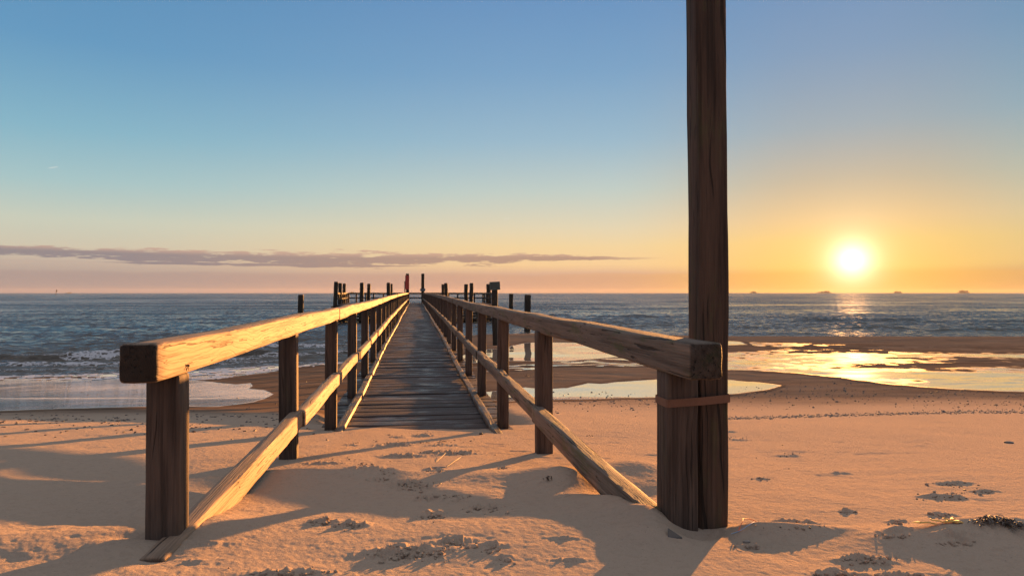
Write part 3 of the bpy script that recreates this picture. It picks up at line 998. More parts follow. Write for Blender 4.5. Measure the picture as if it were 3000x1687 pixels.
boards = []
y = 5.6; k = 0
while y < PIER_END:
    bw = .225 + random.uniform(-.012, .012)
    xl = -.87 + random.uniform(-.012, .012); xr = .885 + random.uniform(-.012, .012)
    zt = dz_(y) + random.uniform(-.004, .004)
    tl = random.uniform(-.004, .004)
    path = [(xl, y + bw / 2, zt - .022 + tl), (0, y + bw / 2, zt - .022 + random.uniform(-.003, .003)), (xr, y + bw / 2, zt - .022 - tl)]
    boards.append(timber(path, bw, .044, .004, .3 if y < 30 else .9, .002, 40 + k, tint=(.62, 1.3)))
    y += bw + random.uniform(.016, .028)
    k += 1
link('deck_boards', tmesh('deck_boards', rel(walk, merge(boards)), M['deck']), parent=walk)
for sx, x0 in ((-1, -.677), (1, .70)):
    cur = []
    y = 5.55
    while y < PIER_END:
        L_ = min(4.0, PIER_END - y)
        pts = []
        for q in range(5):
            yy = y + (L_ - .01) * q / 4
            pts.append((x0 + math.sin(yy * .35 + sx) * .012 + random.uniform(-.004, .004), yy, dz_(yy) + .024 + .006))
        cur.append(timber(pts, .075, .045, .006, .25, .004, int(y * 7) + (3 if sx > 0 else 0), tint=(.85, 1.15)))
        y += L_
    link('kerb', tmesh('kerb', rel(walk, merge(cur)), M['curb']), parent=walk)
for x0 in (-.62, 0.0, .64):
    pts = [(x0, yy, dz_(yy) - .16) for yy in np.linspace(6.4, PIER_END, 24)]
    link('stringer', tmesh('stringer', rel(walk, timber(pts, .10, .20, .008, 3, .002, 60)), M['pile']), parent=walk)
pm = tmesh('pile', timber([(0, 0, -4.2), (0, 0, -.27)], .19, .19, .02, .5, .006, 71, up=(0, 1, 0), round_=True), M['pile'])
cm_ = tmesh('cap_beam', timber([(-.95, 0, -.31), (.95, 0, -.31)], .14, .10, .01, .5, .003, 72), M['pile'])
y = 8.0
while y < PIER_END + .5:
    for x0 in (-.80, .82):
        link('pile', pm, parent=walk, loc=(x0, y - 6, dz_(y)))
    link('cap_beam', cm_, parent=walk, loc=(0, y - 6, dz_(y)))
    y += 4.0

# ---- railings
rl = empty('railing', (-.75, 2.0, 0), 'weathered railing whose rails glow gold in the low sun', 'railing')
rg = empty('railing', (.80, 2.0, 0), 'shaded mossy railing that ends against the tall dark post', 'railing')
LX, RX = -.748, .800
SP = 2.045
for par, X0, mat, tz, seed in ((rl, LX, M['post'], 0, 5), (rg, RX, M['post'], 0, 9)):
    y0 = 2.16 if par is rl else 2.085
    i = 0
    y = y0
    far_meshes = []
    while y < PIER_END:
        zg = .50 - .12 if y < 3 else (.05 if y < 5.5 else .004 + dz_(y))
        top = 1.008 + dz_(y)
        w_ = .100 if i else (.094 if par is rl else .102)
        xs_ = X0 + (.0 if i else (.017 if par is rl else .027))
        if i < 14:
            lean = random.uniform(-.006, .006)
            data = timber([(xs_, y, zg), (xs_ + lean * (i > 0), y, top)], w_, w_, .009, .09, .0012, seed * 31 + i, up=(0, 1, 0), tint=(.85, 1.12))
            me = tmesh('post', rel(par, data), mat)
            link('post', me, parent=par)
            if i > 8:
                far_meshes.append((me, y, zg))
        else:
            me, ys, zs = far_meshes[i % len(far_meshes)]
            link('post', me, parent=par, loc=(0, y - ys, dz_(y) - dz_(ys)))
        y += SP if i else (4.225 if par is rl else 4.225) - y
        i += 1
    # top rail: four-metre timbers butted over every second post
    if par is rl:
        cuts = [1.93, 6.30, 10.4]
    else:
        cuts = [1.83, 6.15, 10.25]
    while cuts[-1] < PIER_END:
        cuts.append(min(PIER_END, cuts[-1] + 4.09))
    xc = -.727 if par is rl else .813
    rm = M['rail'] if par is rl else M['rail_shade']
    for j, (a, b) in enumerate(zip(cuts[:-1], cuts[1:])):
        if b - a < .3:
            continue
        n_ = 7
        pts = []
        for q in range(n_):
            yy = a + .004 + (b - a - .008) * q / (n_ - 1)
            bow = math.sin(math.pi * q / (n_ - 1)) * random.uniform(-.006, .010)
            pts.append((xc + random.uniform(-.004, .004) * (j > 0), yy, (1.060 if par is rl else 1.053) + dz_(yy) + bow + random.uniform(-.002, .002)))
        me = tmesh('top_rail', rel(par, timber(pts, .098, .104, .011, .07 if j < 3 else .4, .0028, seed * 13 + j * 3, tint=(.95, 1.1), endt=(.13 if par is rl else .38) if j == 0 else .5)), rm)  # near ends tinted darker: their shade is put into the colour
        link('top_rail', me, parent=par)
    xm = -.694 if par is rl else .757
    cuts = [1.945, 4.22, 6.34] if par is rl else [2.085, 4.20, 8.2]
    while cuts[-1] < PIER_END:
        cuts.append(min(PIER_END, cuts[-1] + (2.045 if cuts[-1] < 12 else 4.09)))
    for j, (a, b) in enumerate(zip(cuts[:-1], cuts[1:])):
        if b - a < .3:
            continue
        n_ = 6
        pts = []
        for q in range(n_):
            yy = a + .003 + (b - a - .006) * q / (n_ - 1)
            zz = .497 + dz_(yy) + random.uniform(-.004, .006)
            if par is rl and j == 0:
                zz = .494 + .004 * q / (n_ - 1)
            if par is rg and j == 0:
                zz = .500 + .010 * (n_ - 1 - q) / (n_ - 1)
            pts.append((xm + (.006 if j % 2 else -.004) + random.uniform(-.003, .003), yy, zz))
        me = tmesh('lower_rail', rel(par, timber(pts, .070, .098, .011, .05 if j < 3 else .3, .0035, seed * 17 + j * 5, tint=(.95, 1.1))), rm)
        link('lower_rail', me, parent=par)

bm = bmesh.new()
bmesh.ops.create_icosphere(bm, subdivisions=2, radius=.0045)
for a_, L_ in ((0.3, .016), (2.4, .014), (3.6, .020), (5.0, .012)):
    q_ = [Vector((0, math.cos(a_) * L_ * t_, math.sin(a_) * L_ * t_ - (t_ ** 2) * .004)) for t_ in (0, .5, 1)]
    for p0_, p1_ in zip(q_[:-1], q_[1:]):
        d_ = p1_ - p0_
        bmesh.ops.create_cone(bm, cap_ends=True, segments=5, radius1=.0014, radius2=.0009, depth=d_.length, matrix=Matrix.Translation((p0_ + p1_) / 2) @ d_.to_track_quat('Z', 'Y').to_matrix().to_4x4())
nme = bpy.data.meshes.new('nail'); bm.to_mesh(nme); bm.free()
link('nail', nme, M['weed'], parent=rl, loc=(.75 - .676, .17, 1.032))

# ---- tall post
tp = empty('tall_post', (.905, 2.13, .45), 'very tall dark square post strapped to the end of the shaded railing', 'post')
dt = timber([(.930, 2.10, .30), (.938, 2.10, 1.2), (.922, 2.10, 3.6)], .098, .100, .010, .08, .0025, 404, up=(0, 1, 0))
link('shaft', tmesh('shaft', rel(tp, dt), M['tall']), parent=tp)
# steel strap round both timbers
bm = bmesh.new()
zs_, hs_ = .907, .0125
loop = [(.7730, 2.0300), (.8830, 2.0308), (.9873, 2.0455), (.9873, 2.1545), (.7730, 2.1395)]
lp = []
for i, (a, b) in enumerate(loop):
    p, q = Vector(loop[i - 1]), Vector(loop[(i + 1) % 5])
    c = Vector((a, b))
    lp += [c + (p - c).normalized() * .010, c + ((p - c).normalized() + (q - c).normalized()) * .002, c + (q - c).normalized() * .010]
rings = []
for p in lp:
    cc = Vector((.88, 2.09))
    tilt = (p.x - .772) / .22 * .010
    o2 = (p - cc).normalized() * .0018
    rings.append([bm.verts.new((p.x + ox * o2.x, p.y + ox * o2.y, zs_ + tilt + sz * hs_)) for ox, sz in ((0, -1), (1, -1), (1, 1), (0, 1))])
for i in range(len(rings)):
    a, b = rings[i - 1], rings[i]
    for j in range(4):
        bm.faces.new((a[j], b[j], b[(j + 1) % 4], a[(j + 1) % 4]))
bmesh.ops.recalc_face_normals(bm, faces=bm.faces)
bmesh.ops.translate(bm, verts=bm.verts, vec=-Vector(tp.location))
sme = bpy.data.meshes.new('strap'); bm.to_mesh(sme); bm.free()
link('strap', sme, M['strap'], parent=tp)

# ---- head of the pier
hp = empty('pier_platform', (0, 70, 0), 'wide dark timber platform across the seaward end of the walkway', 'platform')
PX0, PX1, PY0, PY1 = -7.4, 7.6, 63.5, 76.6
PZ = .15
bl = []
y = PY0
while y < PY1:
    bl.append(timber([(PX0, y + .1, PZ - .03), (-.93, y + .1, PZ - .03)], .19, .045, .005, 3, .003, int(y * 9)))
    bl.append(timber([(.93, y + .1, PZ - .03), (PX1, y + .1, PZ - .03)], .19, .045, .005, 3, .003, int(y * 9) + 1))
    y += .205
link('floor_boards', tmesh('floor_boards', rel(hp, merge(bl)), M['deck']), parent=hp)
for (xa, xb) in ((PX0, -.95), (.95, PX1)):
    fb = []
    for q, zq in enumerate((-.06, -.34, -.62, -.90, -1.18)):
        fb.append(timber([(xa, PY0 - .10, zq), (xb, PY0 - .10, zq)], .12, .235, .01, 2, .006, 700 + q))
    link('fender_beams', tmesh('fender_beams', rel(hp, merge(fb)), M['pile']), parent=hp)
fb = [timber([(PX0 - .08, PY0, zq), (PX0 - .08, PY1, zq)], .12, .22, .01, 2, .006, 720 + q) for q, zq in enumerate((-.06, -.45, -.90))]
fb += [timber([(PX1 + .08, PY0, zq), (PX1 + .08, PY1, zq)], .12, .22, .01, 2, .006, 730 + q) for q, zq in enumerate((-.06, -.45, -.90))]
link('side_beams', tmesh('side_beams', rel(hp, merge(fb)), M['pile']), parent=hp)
pm2 = tmesh('platform_pile', timber([(0, 0, -4.5), (0, 0, 0)], .30, .30, .02, .8, .01, 75, up=(0, 1, 0), round_=True), M['pile'])
for x0 in (-6.6, -3.4, 3.4, 6.8):
    for y0 in (65, 70, 75.5):
        link('pile', pm2, parent=hp, loc=(x0, y0 - 70, .08))


def platform_rail(name, a, b, label, n):
    e = empty(name, (a[0], a[1], PZ), label, 'railing', 'railings round the pier platform')
    A, B = Vector(a), Vector(b)
    for zt_, nm, hh in ((1.24, 'top_rail', .17), (.74, 'lower_rail', .12)):
        link(nm, tmesh(nm, rel(e, timber([(A.x, A.y, zt_ - .05), (B.x, B.y, zt_ - .05)], .09, hh, .01, 2, .006, 800)), M['pile']), parent=e)
    me = tmesh('post', timber([(0, 0, 0), (0, 0, 1.02)], .15, .14, .01, .5, .003, 801, up=(0, 1, 0)), M['pile'])
    for k_ in range(n):
        f_ = k_ / (n - 1) + random.uniform(-.012, .012)
        c = A.lerp(B, min(1, max(0, f_)))
        link('post', me, parent=e, loc=(c.x - A.x, c.y - A.y, 0))
    return e


platform_rail('platform_railing', (-7.3, 76.5, 0), (-.75, 76.5, 0), 'dark slatted railing on the sea side of the platform, left of the gap', 8)
platform_rail('platform_railing', (.75, 76.5, 0), (7.5, 76.5, 0), 'dark slatted railing on the sea side of the platform, right of the gap', 8)
platform_rail('platform_railing', (-.75, 76.56, 0), (.75, 76.56, 0), 'short two-bar rail closing the seaward end of the walkway', 2)
platform_rail('platform_railing', (-7.3, 65.2, 0), (-7.3, 76.4, 0), 'railing on the short left side of the platform behind three thick piles', 7)
platform_rail('platform_railing', (7.5, 65.2, 0), (7.5, 76.4, 0), 'railing on the short right side of the platform behind the notice board', 7)


def rough_pile(px0, px1, pytop, D, zbot, label, lean=0.0, seed=0, square=False, top_flare=0):
    X_, Y_, _ = to_world((px0 + px1) / 2, D)
    zt_ = EYE + (HORIZON - pytop) / F * D
    w_ = (px1 - px0) / F * D
    e = empty('mooring_pile', (X_, Y_, SEA if D > 40 else zbot), label, 'pile', 'thick round timber piles standing round the pier head')
    H2 = zt_ - zbot
    data = timber([(X_ - lean * H2, Y_, zbot), (X_ - lean * .4 * H2, Y_, zbot + H2 * .6), (X_, Y_, zt_)], w_, w_, .03, .35, w_ * .05, seed, up=(0, 1, 0), round_=not square, ends=.03)
    link('timber', tmesh('timber', rel(e, data), M['pile']), parent=e)
    # weathered cap with bevelled rim
    cap = timber([(X_, Y_, zt_ - .01), (X_, Y_, zt_ + .045)], w_ * .9, w_ * .9, .02, .03, .004, seed + 9, up=(0, 1, 0), round_=not square, ends=.015)
    link('weathered_cap', tmesh('weathered_cap', rel(e, cap), M['post']), parent=e)
    return e


def z1x(a): return 900 + a / 3.435


def z1y(a): return 760 + a / 3.435


PL = [(270, 312, 229, 60, 'tallest thick pile at the near left corner of the platform', .03),
      (313, 350, 242, 67, 'second pile from the left corner of the platform, half hidden by the corner pile', .01),
      (357, 390, 246, 74, 'third pile from the left corner of the platform, leaning slightly', .03),
      (531, 570, 238, 63, 'thicker pile of the leaning pair midway along the left half of the platform', .03),
      (605, 639, 248, 73, 'slimmer right-hand pile of the leaning pair on the left half of the platform', .03),
      (800, 837, 238, 65, 'front pile of the touching pair nearest the walkway on the left', -.01),
      (838, 860, 248, 74, 'narrow rear pile of the touching pair nearest the walkway on the left', -.02),
      (1350, 1378, 253, 77, 'narrow rear pile of the touching pair just right of the walkway end', 0),
      (1378, 1415, 242, 67, 'front pile of the touching pair just right of the walkway end', -.01),
      (1581, 1620, 252, 76, 'left pile of the pair on the right half of the platform', 0),
      (1635, 1674, 242, 68, 'right pile of the pair on the right half of the platform, with a flared top', .02),
      (1803, 1850, 251, 76, 'pile standing half hidden behind the notice board', 0)]
for i, (a, b, tpy, D, lab, ln) in enumerate(PL):
    rough_pile(z1x(a), z1x(b), z1y(tpy), D, -3.2, lab, ln, 900 + i)
# lone piles in the water
rough_pile(1491.5, 1502.5, 861.6, 72, -3.2, 'slimmer of the two lone piles in the sea right of the platform', 0, 931, True)
rough_pile(1537.0, 1553.6, 865.0, 48, -2.4, 'thicker of the two lone piles in the shallows right of the platform', 0, 932, True)
rough_pile(875, 889.6, 865.0, 50, -2.4, 'lone pile in the waves left of the platform', .03, 933, True)


def slim_post(px0, px1, pytop, D, zbot, label, seed):
    X_, Y_, _ = to_world((px0 + px1) / 2, D)
    zt_ = EYE + (HORIZON - pytop) / F * D
    w_ = (px1 - px0) / F * D
    e = empty('gate_post', (X_, Y_, zbot), label, 'post', 'two tall posts at the seaward end of the walkway')
    link('timber', tmesh('timber', rel(e, timber([(X_ + .03, Y_, zbot), (X_, Y_, zt_)], w_, w_, .02, .3, .012, seed, up=(0, 1, 0), ends=.02)), M['pile']), parent=e)
    return e, X_, Y_, zt_, w_


def box_mesh(name, size, mat, bevel=.01):
    bm_ = bmesh.new()
    bmesh.ops.create_cube(bm_, size=1)
    bmesh.ops.scale(bm_, vec=size, verts=bm_.verts)
    bmesh.ops.bevel(bm_, geom=bm_.edges[:], offset=bevel, segments=2, affect='EDGES')
    me = bpy.data.meshes.new(name); bm_.to_mesh(me); bm_.free()
    me.materials.append(mat)
    return me


e1, X_, Y_, zt_, w_ = slim_post(1189.3, 1198, 801.6, 66, -.3, 'tall post carrying a narrow red board at the left of the walkway end', 951)
link('red_board', box_mesh('red_board', (.34, .20, 1.35), M['red']), parent=e1, loc=(-.02, -.24, EYE + (858 - 828) / F * 66 + .3 + .02), rot=(0, 0, R(20)))
link('side_plank', box_mesh('side_plank', (.10, .10, 1.7), M['pile']), parent=e1, loc=(-.24, -.05, 1.55 + .3))
e2, X_, Y_, zt_, w_ = slim_post(1233.9, 1242.7, 801.6, 74, -.3, 'tall bare post with a small grey plate low down, right of the walkway end', 952)
link('plate', box_mesh('plate', (.56, .03, .27), M['grey']), parent=e2, loc=(0, -.22, EYE + (858 - 849) / F * 74 + .3))

# notice board on its own pile, standing on the sand bank
Ds = 33.5
Xs, Ys, _ = to_world(1449.5, Ds)
nb = empty('notice_board', (Xs, Ys, SEA), 'faded green notice board on a thick pile standing on the sand bank', 'sign')
ztop = EYE + (858 - 829) / F * Ds
link('pile', tmesh('pile', rel(nb, timber([(Xs + .06, Ys, SEA - .5), (Xs, Ys, ztop)], .30, .30, .03, .3, .012, 961, up=(0, 1, 0), round_=True)), M['pile']), parent=nb)
zc = EYE + (858 - 837.5) / F * Ds
pan = link('panel', box_mesh('panel', (.54, .035, .40), M['sign'], .004), parent=nb, loc=(-.02, -.19, zc - SEA), rot=(0, R(-3), R(14)))
# faint unreadable text block: rows of worn marks
bm = bmesh.new()
rz = random.Random(4)
for row in range(6):
    x = -.21
    while x < .19:
        wd = rz.uniform(.03, .08)
        if x + wd > .21:
            break
        mt = Matrix.Translation((x + wd / 2, -.0205, .12 - row * .045)) @ Matrix.Diagonal((wd, .003, .016, 1))
        bmesh.ops.create_cube(bm, size=1, matrix=mt)
        x += wd + rz.uniform(.014, .026)
me = bpy.data.meshes.new('lettering'); bm.to_mesh(me); bm.free()
me.materials.append(M['signtext'])
link('lettering', me, parent=pan)

# ------------------------------------------------------------------ far land and sea marks
def islet(px0, px1, pytop, D, label, trees, seed, name='islet'):
    rsd = random.Random(seed)
    xa, ya, _ = to_world(px0, D); xb, yb, _ = to_world(px1, D)
    c = Vector(((xa + xb) / 2, (ya + yb) / 2, SEA))
    hw = math.hypot(xb - xa, yb - ya) / 2
    ht = (HORIZON - pytop) / F * D
    e = empty(name, c, label, 'islet', 'low islets on the horizon')
    bm_ = bmesh.new()
    nu, nv = 48, 8
    vs_ = []
    prof = []
    for i in range(nu + 1):
        u = -1 + 2 * i / nu
        flat = max(0, 1 - abs(u) ** 2.2)
        prof.append(flat)
        vs_.append([bm_.verts.new((u * hw, math.sin(math.pi * (j / nv - .5)) * hw * .25 * (flat ** .5), ht * .38 * flat * math.cos(math.pi * (j / nv - .5)))) for j in range(nv + 1)])
    for i in range(nu):
        for j in range(nv):
            try:
                bm_.faces.new((vs_[i][j], vs_[i + 1][j], vs_[i + 1][j + 1], vs_[i][j + 1]))
            except ValueError:
                pass
    bmesh.ops.remove_doubles(bm_, verts=bm_.verts, dist=.01)
    bmesh.ops.recalc_face_normals(bm_, faces=bm_.faces)
    me_ = bpy.data.meshes.new('mound'); bm_.to_mesh(me_); bm_.free()
    me_.materials.append(M['island'])
    g = link('mound', me_, parent=e)
    g.rotation_euler = (0, 0, -YAW)
    # roofs and tree clumps on the mound
    bm_ = bmesh.new()
    for k_ in range(trees):
        u = rsd.uniform(-.5, .5)
        r_ = ht * rsd.uniform(.22, .42) * (1 - abs(u) * .6)
        mt = Matrix.Translation((u * hw, rsd.uniform(-.1, .1) * hw, ht * .38 + r_ * .6)) @ Matrix.Diagonal((r_ * rsd.uniform(1.0, 1.9), r_, r_ * rsd.uniform(.7, 1.1), 1))
        if k_ % 3 == 0:
            bmesh.ops.create_cube(bm_, size=1.5, matrix=mt)
        else:
            bmesh.ops.create_icosphere(bm_, subdivisions=2, radius=1, matrix=mt)
    for v__ in bm_.verts:
        v__.co += Vector((rsd.uniform(-1, 1), 0, rsd.uniform(-1, 1))) * ht * .05
    me_ = bpy.data.meshes.new('trees_and_roofs'); bm_.to_mesh(me_); bm_.free()
    me_.materials.append(M['island'])
    g = link('trees_and_roofs', me_, parent=e)
    g.rotation_euler = (0, 0, -YAW)
    return e


islet(2194, 2223, 851, 4600, 'smallest islet, just right of the tall post on the horizon', 4, 1)
islet(2384, 2442, 849.5, 4600, 'long low islet on the horizon close to the left of the sun', 7, 2)
islet(2613, 2647, 850, 4600, 'small islet on the horizon to the right of the sun', 5, 3)
islet(2800, 2845, 847.5, 4600, 'tallest wooded islet near the right end of the horizon', 6, 4)
islet(1012, 1044, 852.5, 4600, 'tiny islet seen behind the left half of the pier platform', 5, 5)
islet(188, 216, 854, 4600, 'faint islet at the left end of the horizon', 4, 6)
# beacon leaning on the horizon
bx, by, _ = to_world(164, 900)
be = empty('beacon', (bx, by, SEA), 'thin dark beacon leaning on the horizon', 'beacon')
link('pole', tmesh('pole', rel(be, timber([(bx - .8, by, SEA - 1), (bx + 1.0, by, EYE + 4.2)], .45, .45, .05, 1, .01, 5, up=(0, 1, 0))), M['pile']), parent=be)
link('topmark', tmesh('topmark', rel(be, timber([(bx + .6, by, EYE + 1.6), (bx + 1.0, by, EYE + 3.6)], 1.0, .8, .05, 1, .01, 5, up=(0, 1, 0))), M['pile']), parent=be)

# ------------------------------------------------------------------ flotsam
def lump(bm_, c, r, rsd, flat=.6, sub=1):
    mt = Matrix.Translation(c) @ Matrix.Rotation(rsd.uniform(0, 6.28), 4, 'Z') @ Matrix.Diagonal((r * rsd.uniform(.8, 1.5), r * rsd.uniform(.6, 1.0), r * flat, 1))
    g_ = bmesh.ops.create_icosphere(bm_, subdivisions=sub, radius=1, matrix=mt)
    for v__ in g_['verts']:
        v__.co += Vector((rsd.uniform(-1, 1), rsd.uniform(-1, 1), rsd.uniform(-1, 1))) * r * .18


def scatter(name, label, cat, pts, sizes, mat, flat=.6, sink=.3, seed=1):
    X, Y, Z = ground_at([p[0] for p in pts], [p[1] for p in pts])
    rsd = random.Random(seed)
    bm_ = bmesh.new()
    for x_, y_, z_, s_ in zip(X, Y, Z, sizes):
        lump(bm_, (x_, y_, z_ + s_ * flat * sink), s_, rsd, flat)
    me_ = bpy.data.meshes.new(name); bm_.to_mesh(me_); bm_.free()
    o = link(name, me_, mat)
    return tag(o, label, cat, kind='stuff')


rq = random.Random(21)
pts, szs = [], []
# shell line on the right
for i in range(1500):
    x_ = rq.uniform(2100, 3150)
    yl = np.interp(x_, [2100, 2300, 2550, 2800, 3150], [1228, 1222, 1214, 1208, 1206])
    y_ = yl + abs(rq.gauss(0, 3.4)) * (-1 if rq.random() < .65 else .5)
    pts.append((x_, y_)); szs.append(rq.uniform(.004, .011) if rq.random() < .93 else rq.uniform(.012, .020))
scatter('shell_line', 'dark wavy line of shells and grit washed up across the sand', 'shells', pts, szs, M['shell'], .7, .25, 3)
pts, szs = [], []
for i in range(700):
    x_ = rq.uniform(2140, 3100)
    yc = np.interp(x_, [2140, 2300, 2500, 3100], [1160, 1152, 1150, 1175])
    y_ = yc + rq.gauss(0, 22)
    lo = np.interp(x_, [1500, 2150, 2450, 3000], [1140, 1110, 1112, 1152])
    if y_ < lo or y_ > 1205: continue
    pts.append((x_, y_)); szs.append(rq.uniform(.006, .013) if rq.random() < .88 else rq.uniform(.014, .026))
for i in range(330):
    x_ = rq.uniform(1500, 1930) if rq.random() < .75 else rq.uniform(1700, 1930)
    y_ = rq.gauss(1172, 14)
    if y_ < 1125 or y_ > 1232: continue
    pts.append((x_, y_)); szs.append(rq.uniform(.006, .013) if rq.random() < .88 else rq.uniform(.014, .026))
scatter('pebbles', 'scattered dark pebbles on the wet sand right of the walkway', 'pebbles', pts, szs, M['stone'], .6, .35, 4)
pts, szs = [], []
for i in range(420):
    x_ = rq.uniform(-60, 960)
    y_ = rq.choice([rq.gauss(1225, 14), rq.gauss(1150, 25), rq.gauss(1245, 20)])
    if y_ < 1105 or y_ > 1290: continue
    pts.append((x_, y_)); szs.append(rq.uniform(.008, .020))
scatter('seaweed_crumbs', 'small dark crumbs of seaweed scattered on the damp sand left of the walkway', 'seaweed', pts, szs, M['weed'], .45, .4, 5)
pts, szs = [], []
for (cx_, cy_, wx_, wy_, n_) in [(1160, 1297, 90, 12, 60), (1320, 1292, 90, 10, 70), (1340, 1325, 70, 8, 40), (1010, 1345, 60, 5, 25), (2790, 1440, 110, 22, 60),
                                 (2300, 1345, 120, 30, 25), (1250, 1420, 90, 22, 50), (2300, 1540, 90, 10, 30)]:
    for i in range(n_ // 3):
        pts.append((rq.gauss(cx_, wx_ * .5), rq.gauss(cy_, wy_ * .5))); szs.append(rq.uniform(.002, .006))
scatter('seaweed_bits', 'tiny dark bits of seaweed caught in the trodden sand', 'seaweed', pts, szs, M['weed'], .5, .5, 6)


# sand crumbs thrown up by footsteps
pts, szs = [], []
for (px_, py_, wx_, wy_, h_) in CRUMBS:
    if h_ < .008: continue
    n_ = int(8 + wx_ * wy_ * .022)
    for i in range(min(n_, 70)):
        pts.append((rq.gauss(px_, wx_ * .5), rq.gauss(py_, wy_ * .5))); szs.append(rq.uniform(.002, .0048) if rq.random() < .7 else rq.uniform(.005, .0095))
so = scatter('sand_crumbs', 'clotted crumbs of damp sand kicked up by footsteps', 'sand crumbs', pts, szs, M['sand'], .8, .4, 7)


def strand(bm_, p0, ang_, L_, w_, rsd, lift=.01):
    """a curled ribbon of dried weed"""
    prev = None
    x_, y_, z_ = p0
    a_ = ang_
    n_ = 7
    for k_ in range(n_ + 1):
        f_ = k_ / n_
        ww = w_ * math.sin(math.pi * (.12 + .8 * f_))
        zz = z_ + lift * math.sin(math.pi * f_) + rsd.uniform(0, .003)
        tw = rsd.uniform(-.6, .6)
        nx, ny = -math.sin(a_) * ww, math.cos(a_) * ww
        nz_ = ww * math.sin(tw)
        c = [bm_.verts.new((x_ - nx, y_ - ny, zz - nz_ * .6)), bm_.verts.new((x_, y_, zz + ww * .35)), bm_.verts.new((x_ + nx, y_ + ny, zz + nz_ * .6)), bm_.verts.new((x_, y_, zz - ww * .35))]
        if prev:
            for j in range(4):
                bm_.faces.new((prev[j], prev[(j + 1) % 4], c[(j + 1) % 4], c[j]))
        else:
            bm_.faces.new(c[::-1])
        prev = c
        x_ += math.cos(a_) * L_ / n_; y_ += math.sin(a_) * L_ / n_
        a_ += rsd.uniform(-.45, .45)
    bm_.faces.new(prev)


def weed(px_, py_, wpx, n_, label, seed, group=None, w_=.004, lift=.012, mat='weed', aspect=.4, Lk=.6):
    X, Y, Z = ground_at([px_], [py_])
    c = Vector((float(X[0]), float(Y[0]), float(Z[0])))
    D = c.y * CY_ + c.x * SY_
    r_ = wpx / F * D
    rsd = random.Random(seed)
    bm_ = bmesh.new()
    for i in range(n_):
        u, v = rsd.gauss(0, .42) * r_, rsd.gauss(0, .42) * r_ * aspect
        gx_ = c.x + u * CY_ + v * SY_; gy_ = c.y - u * SY_ + v * CY_
        gz_ = float(ground_z(np.array([gx_]), np.array([gy_]))[0])
        strand(bm_, (gx_ - c.x, gy_ - c.y, gz_ - c.z + rsd.uniform(0, lift * .5)), rsd.gauss(0, .7) + (math.pi if rsd.random() < .5 else 0), r_ * rsd.uniform(.3, 1.0) * Lk, w_ * rsd.uniform(.5, 1.2), rsd, lift * rsd.uniform(.3, 1))
    bmesh.ops.recalc_face_normals(bm_, faces=bm_.faces)
    me_ = bpy.data.meshes.new('seaweed'); bm_.to_mesh(me_); bm_.free()
    o = link('seaweed', me_, M[mat], loc=c)
    return tag(o, label, 'seaweed', group)


weed(2930, 1532, 85, 80, 'largest tangle of dried brown seaweed, on a sand drift near the right edge', 1, w_=.0035, lift=.011, aspect=.25)
weed(2745, 1535, 48, 5, 'flat yellow blade of seaweed tipping out of the big tangle', 2, mat='yellow', w_=.008, lift=.006, aspect=.1, Lk=1.5)
WG = 'seaweed scraps'
weed(1302, 1294, 22, 14, 'dark seaweed scrap in the trodden sand before the boards, next to the two snail shells', 3, WG, .003, .008)
weed(1245, 1298, 20, 10, 'dark seaweed scrap a step left of the one by the snail shells', 4, WG, .003, .008)
weed(1215, 1244, 16, 7, 'dark flake of weed lying where the sand meets the first boards', 5, WG, .003, .006)
weed(1068, 1256, 10, 6, 'little curled weed on smooth sand near the left kerb', 6, WG, .0022, .010)
weed(1382, 1322, 24, 10, 'flat weed on the right end of the long trodden ridge', 7, WG, .003, .008)
weed(1603, 1408, 16, 10, 'upright black weed scrap on the shaded sand under the right lower rail', 8, WG, .004, .016)
weed(152, 1230, 24, 12, 'longest weed streak lying left of the nearest left post', 9, WG, .006, .010)
weed(98, 1241, 14, 7, 'short weed scrap left of the long streak near the left edge', 10, WG, .005, .010)
weed(362, 1233, 26, 12, 'weed streak just left of the nearest left post', 11, WG, .006, .010)
weed(345, 1224, 16, 6, 'smaller weed scrap right behind the streak beside the nearest left post', 12, WG, .005, .010)
weed(630, 1222, 20, 10, 'weed scrap between the first and second left posts, nearer the first', 13, WG, .006, .012)
weed(738, 1199, 22, 10, 'weed scrap between the first and second left posts, nearer the second', 14, WG, .006, .010)
weed(700, 1220, 16, 7, 'thin weed scrap midway between the first and second left posts', 15, WG, .004, .012)
weed(812, 1184, 8, 6, 'small upright weed scrap beside the second left post', 16, WG, .004, .022)
weed(1545, 1103, 12, 12, 'tuft of weed on the bare sand between the two pools', 17, WG, .006, .05)
weed(1490, 1189, 14, 8, 'dark weed streak beside the third right post', 18, WG, .006, .010)
weed(2305, 1198, 12, 7, 'dark weed scrap just above the shell line behind the tall post', 19, WG, .006, .008)
weed(2830, 1185, 8, 8, 'greenish weed scrap on the sand below the long pool on the right', 20, WG, .006, .02)
weed(2440, 1172, 8, 6, 'weed scrap among the pebbles below the glare of the sun', 22, WG, .006, .012)
weed(1725, 1278, 12, 6, 'lonely weed scrap on sunny sand between the second right post and the tall post', 23, WG, .003, .008)


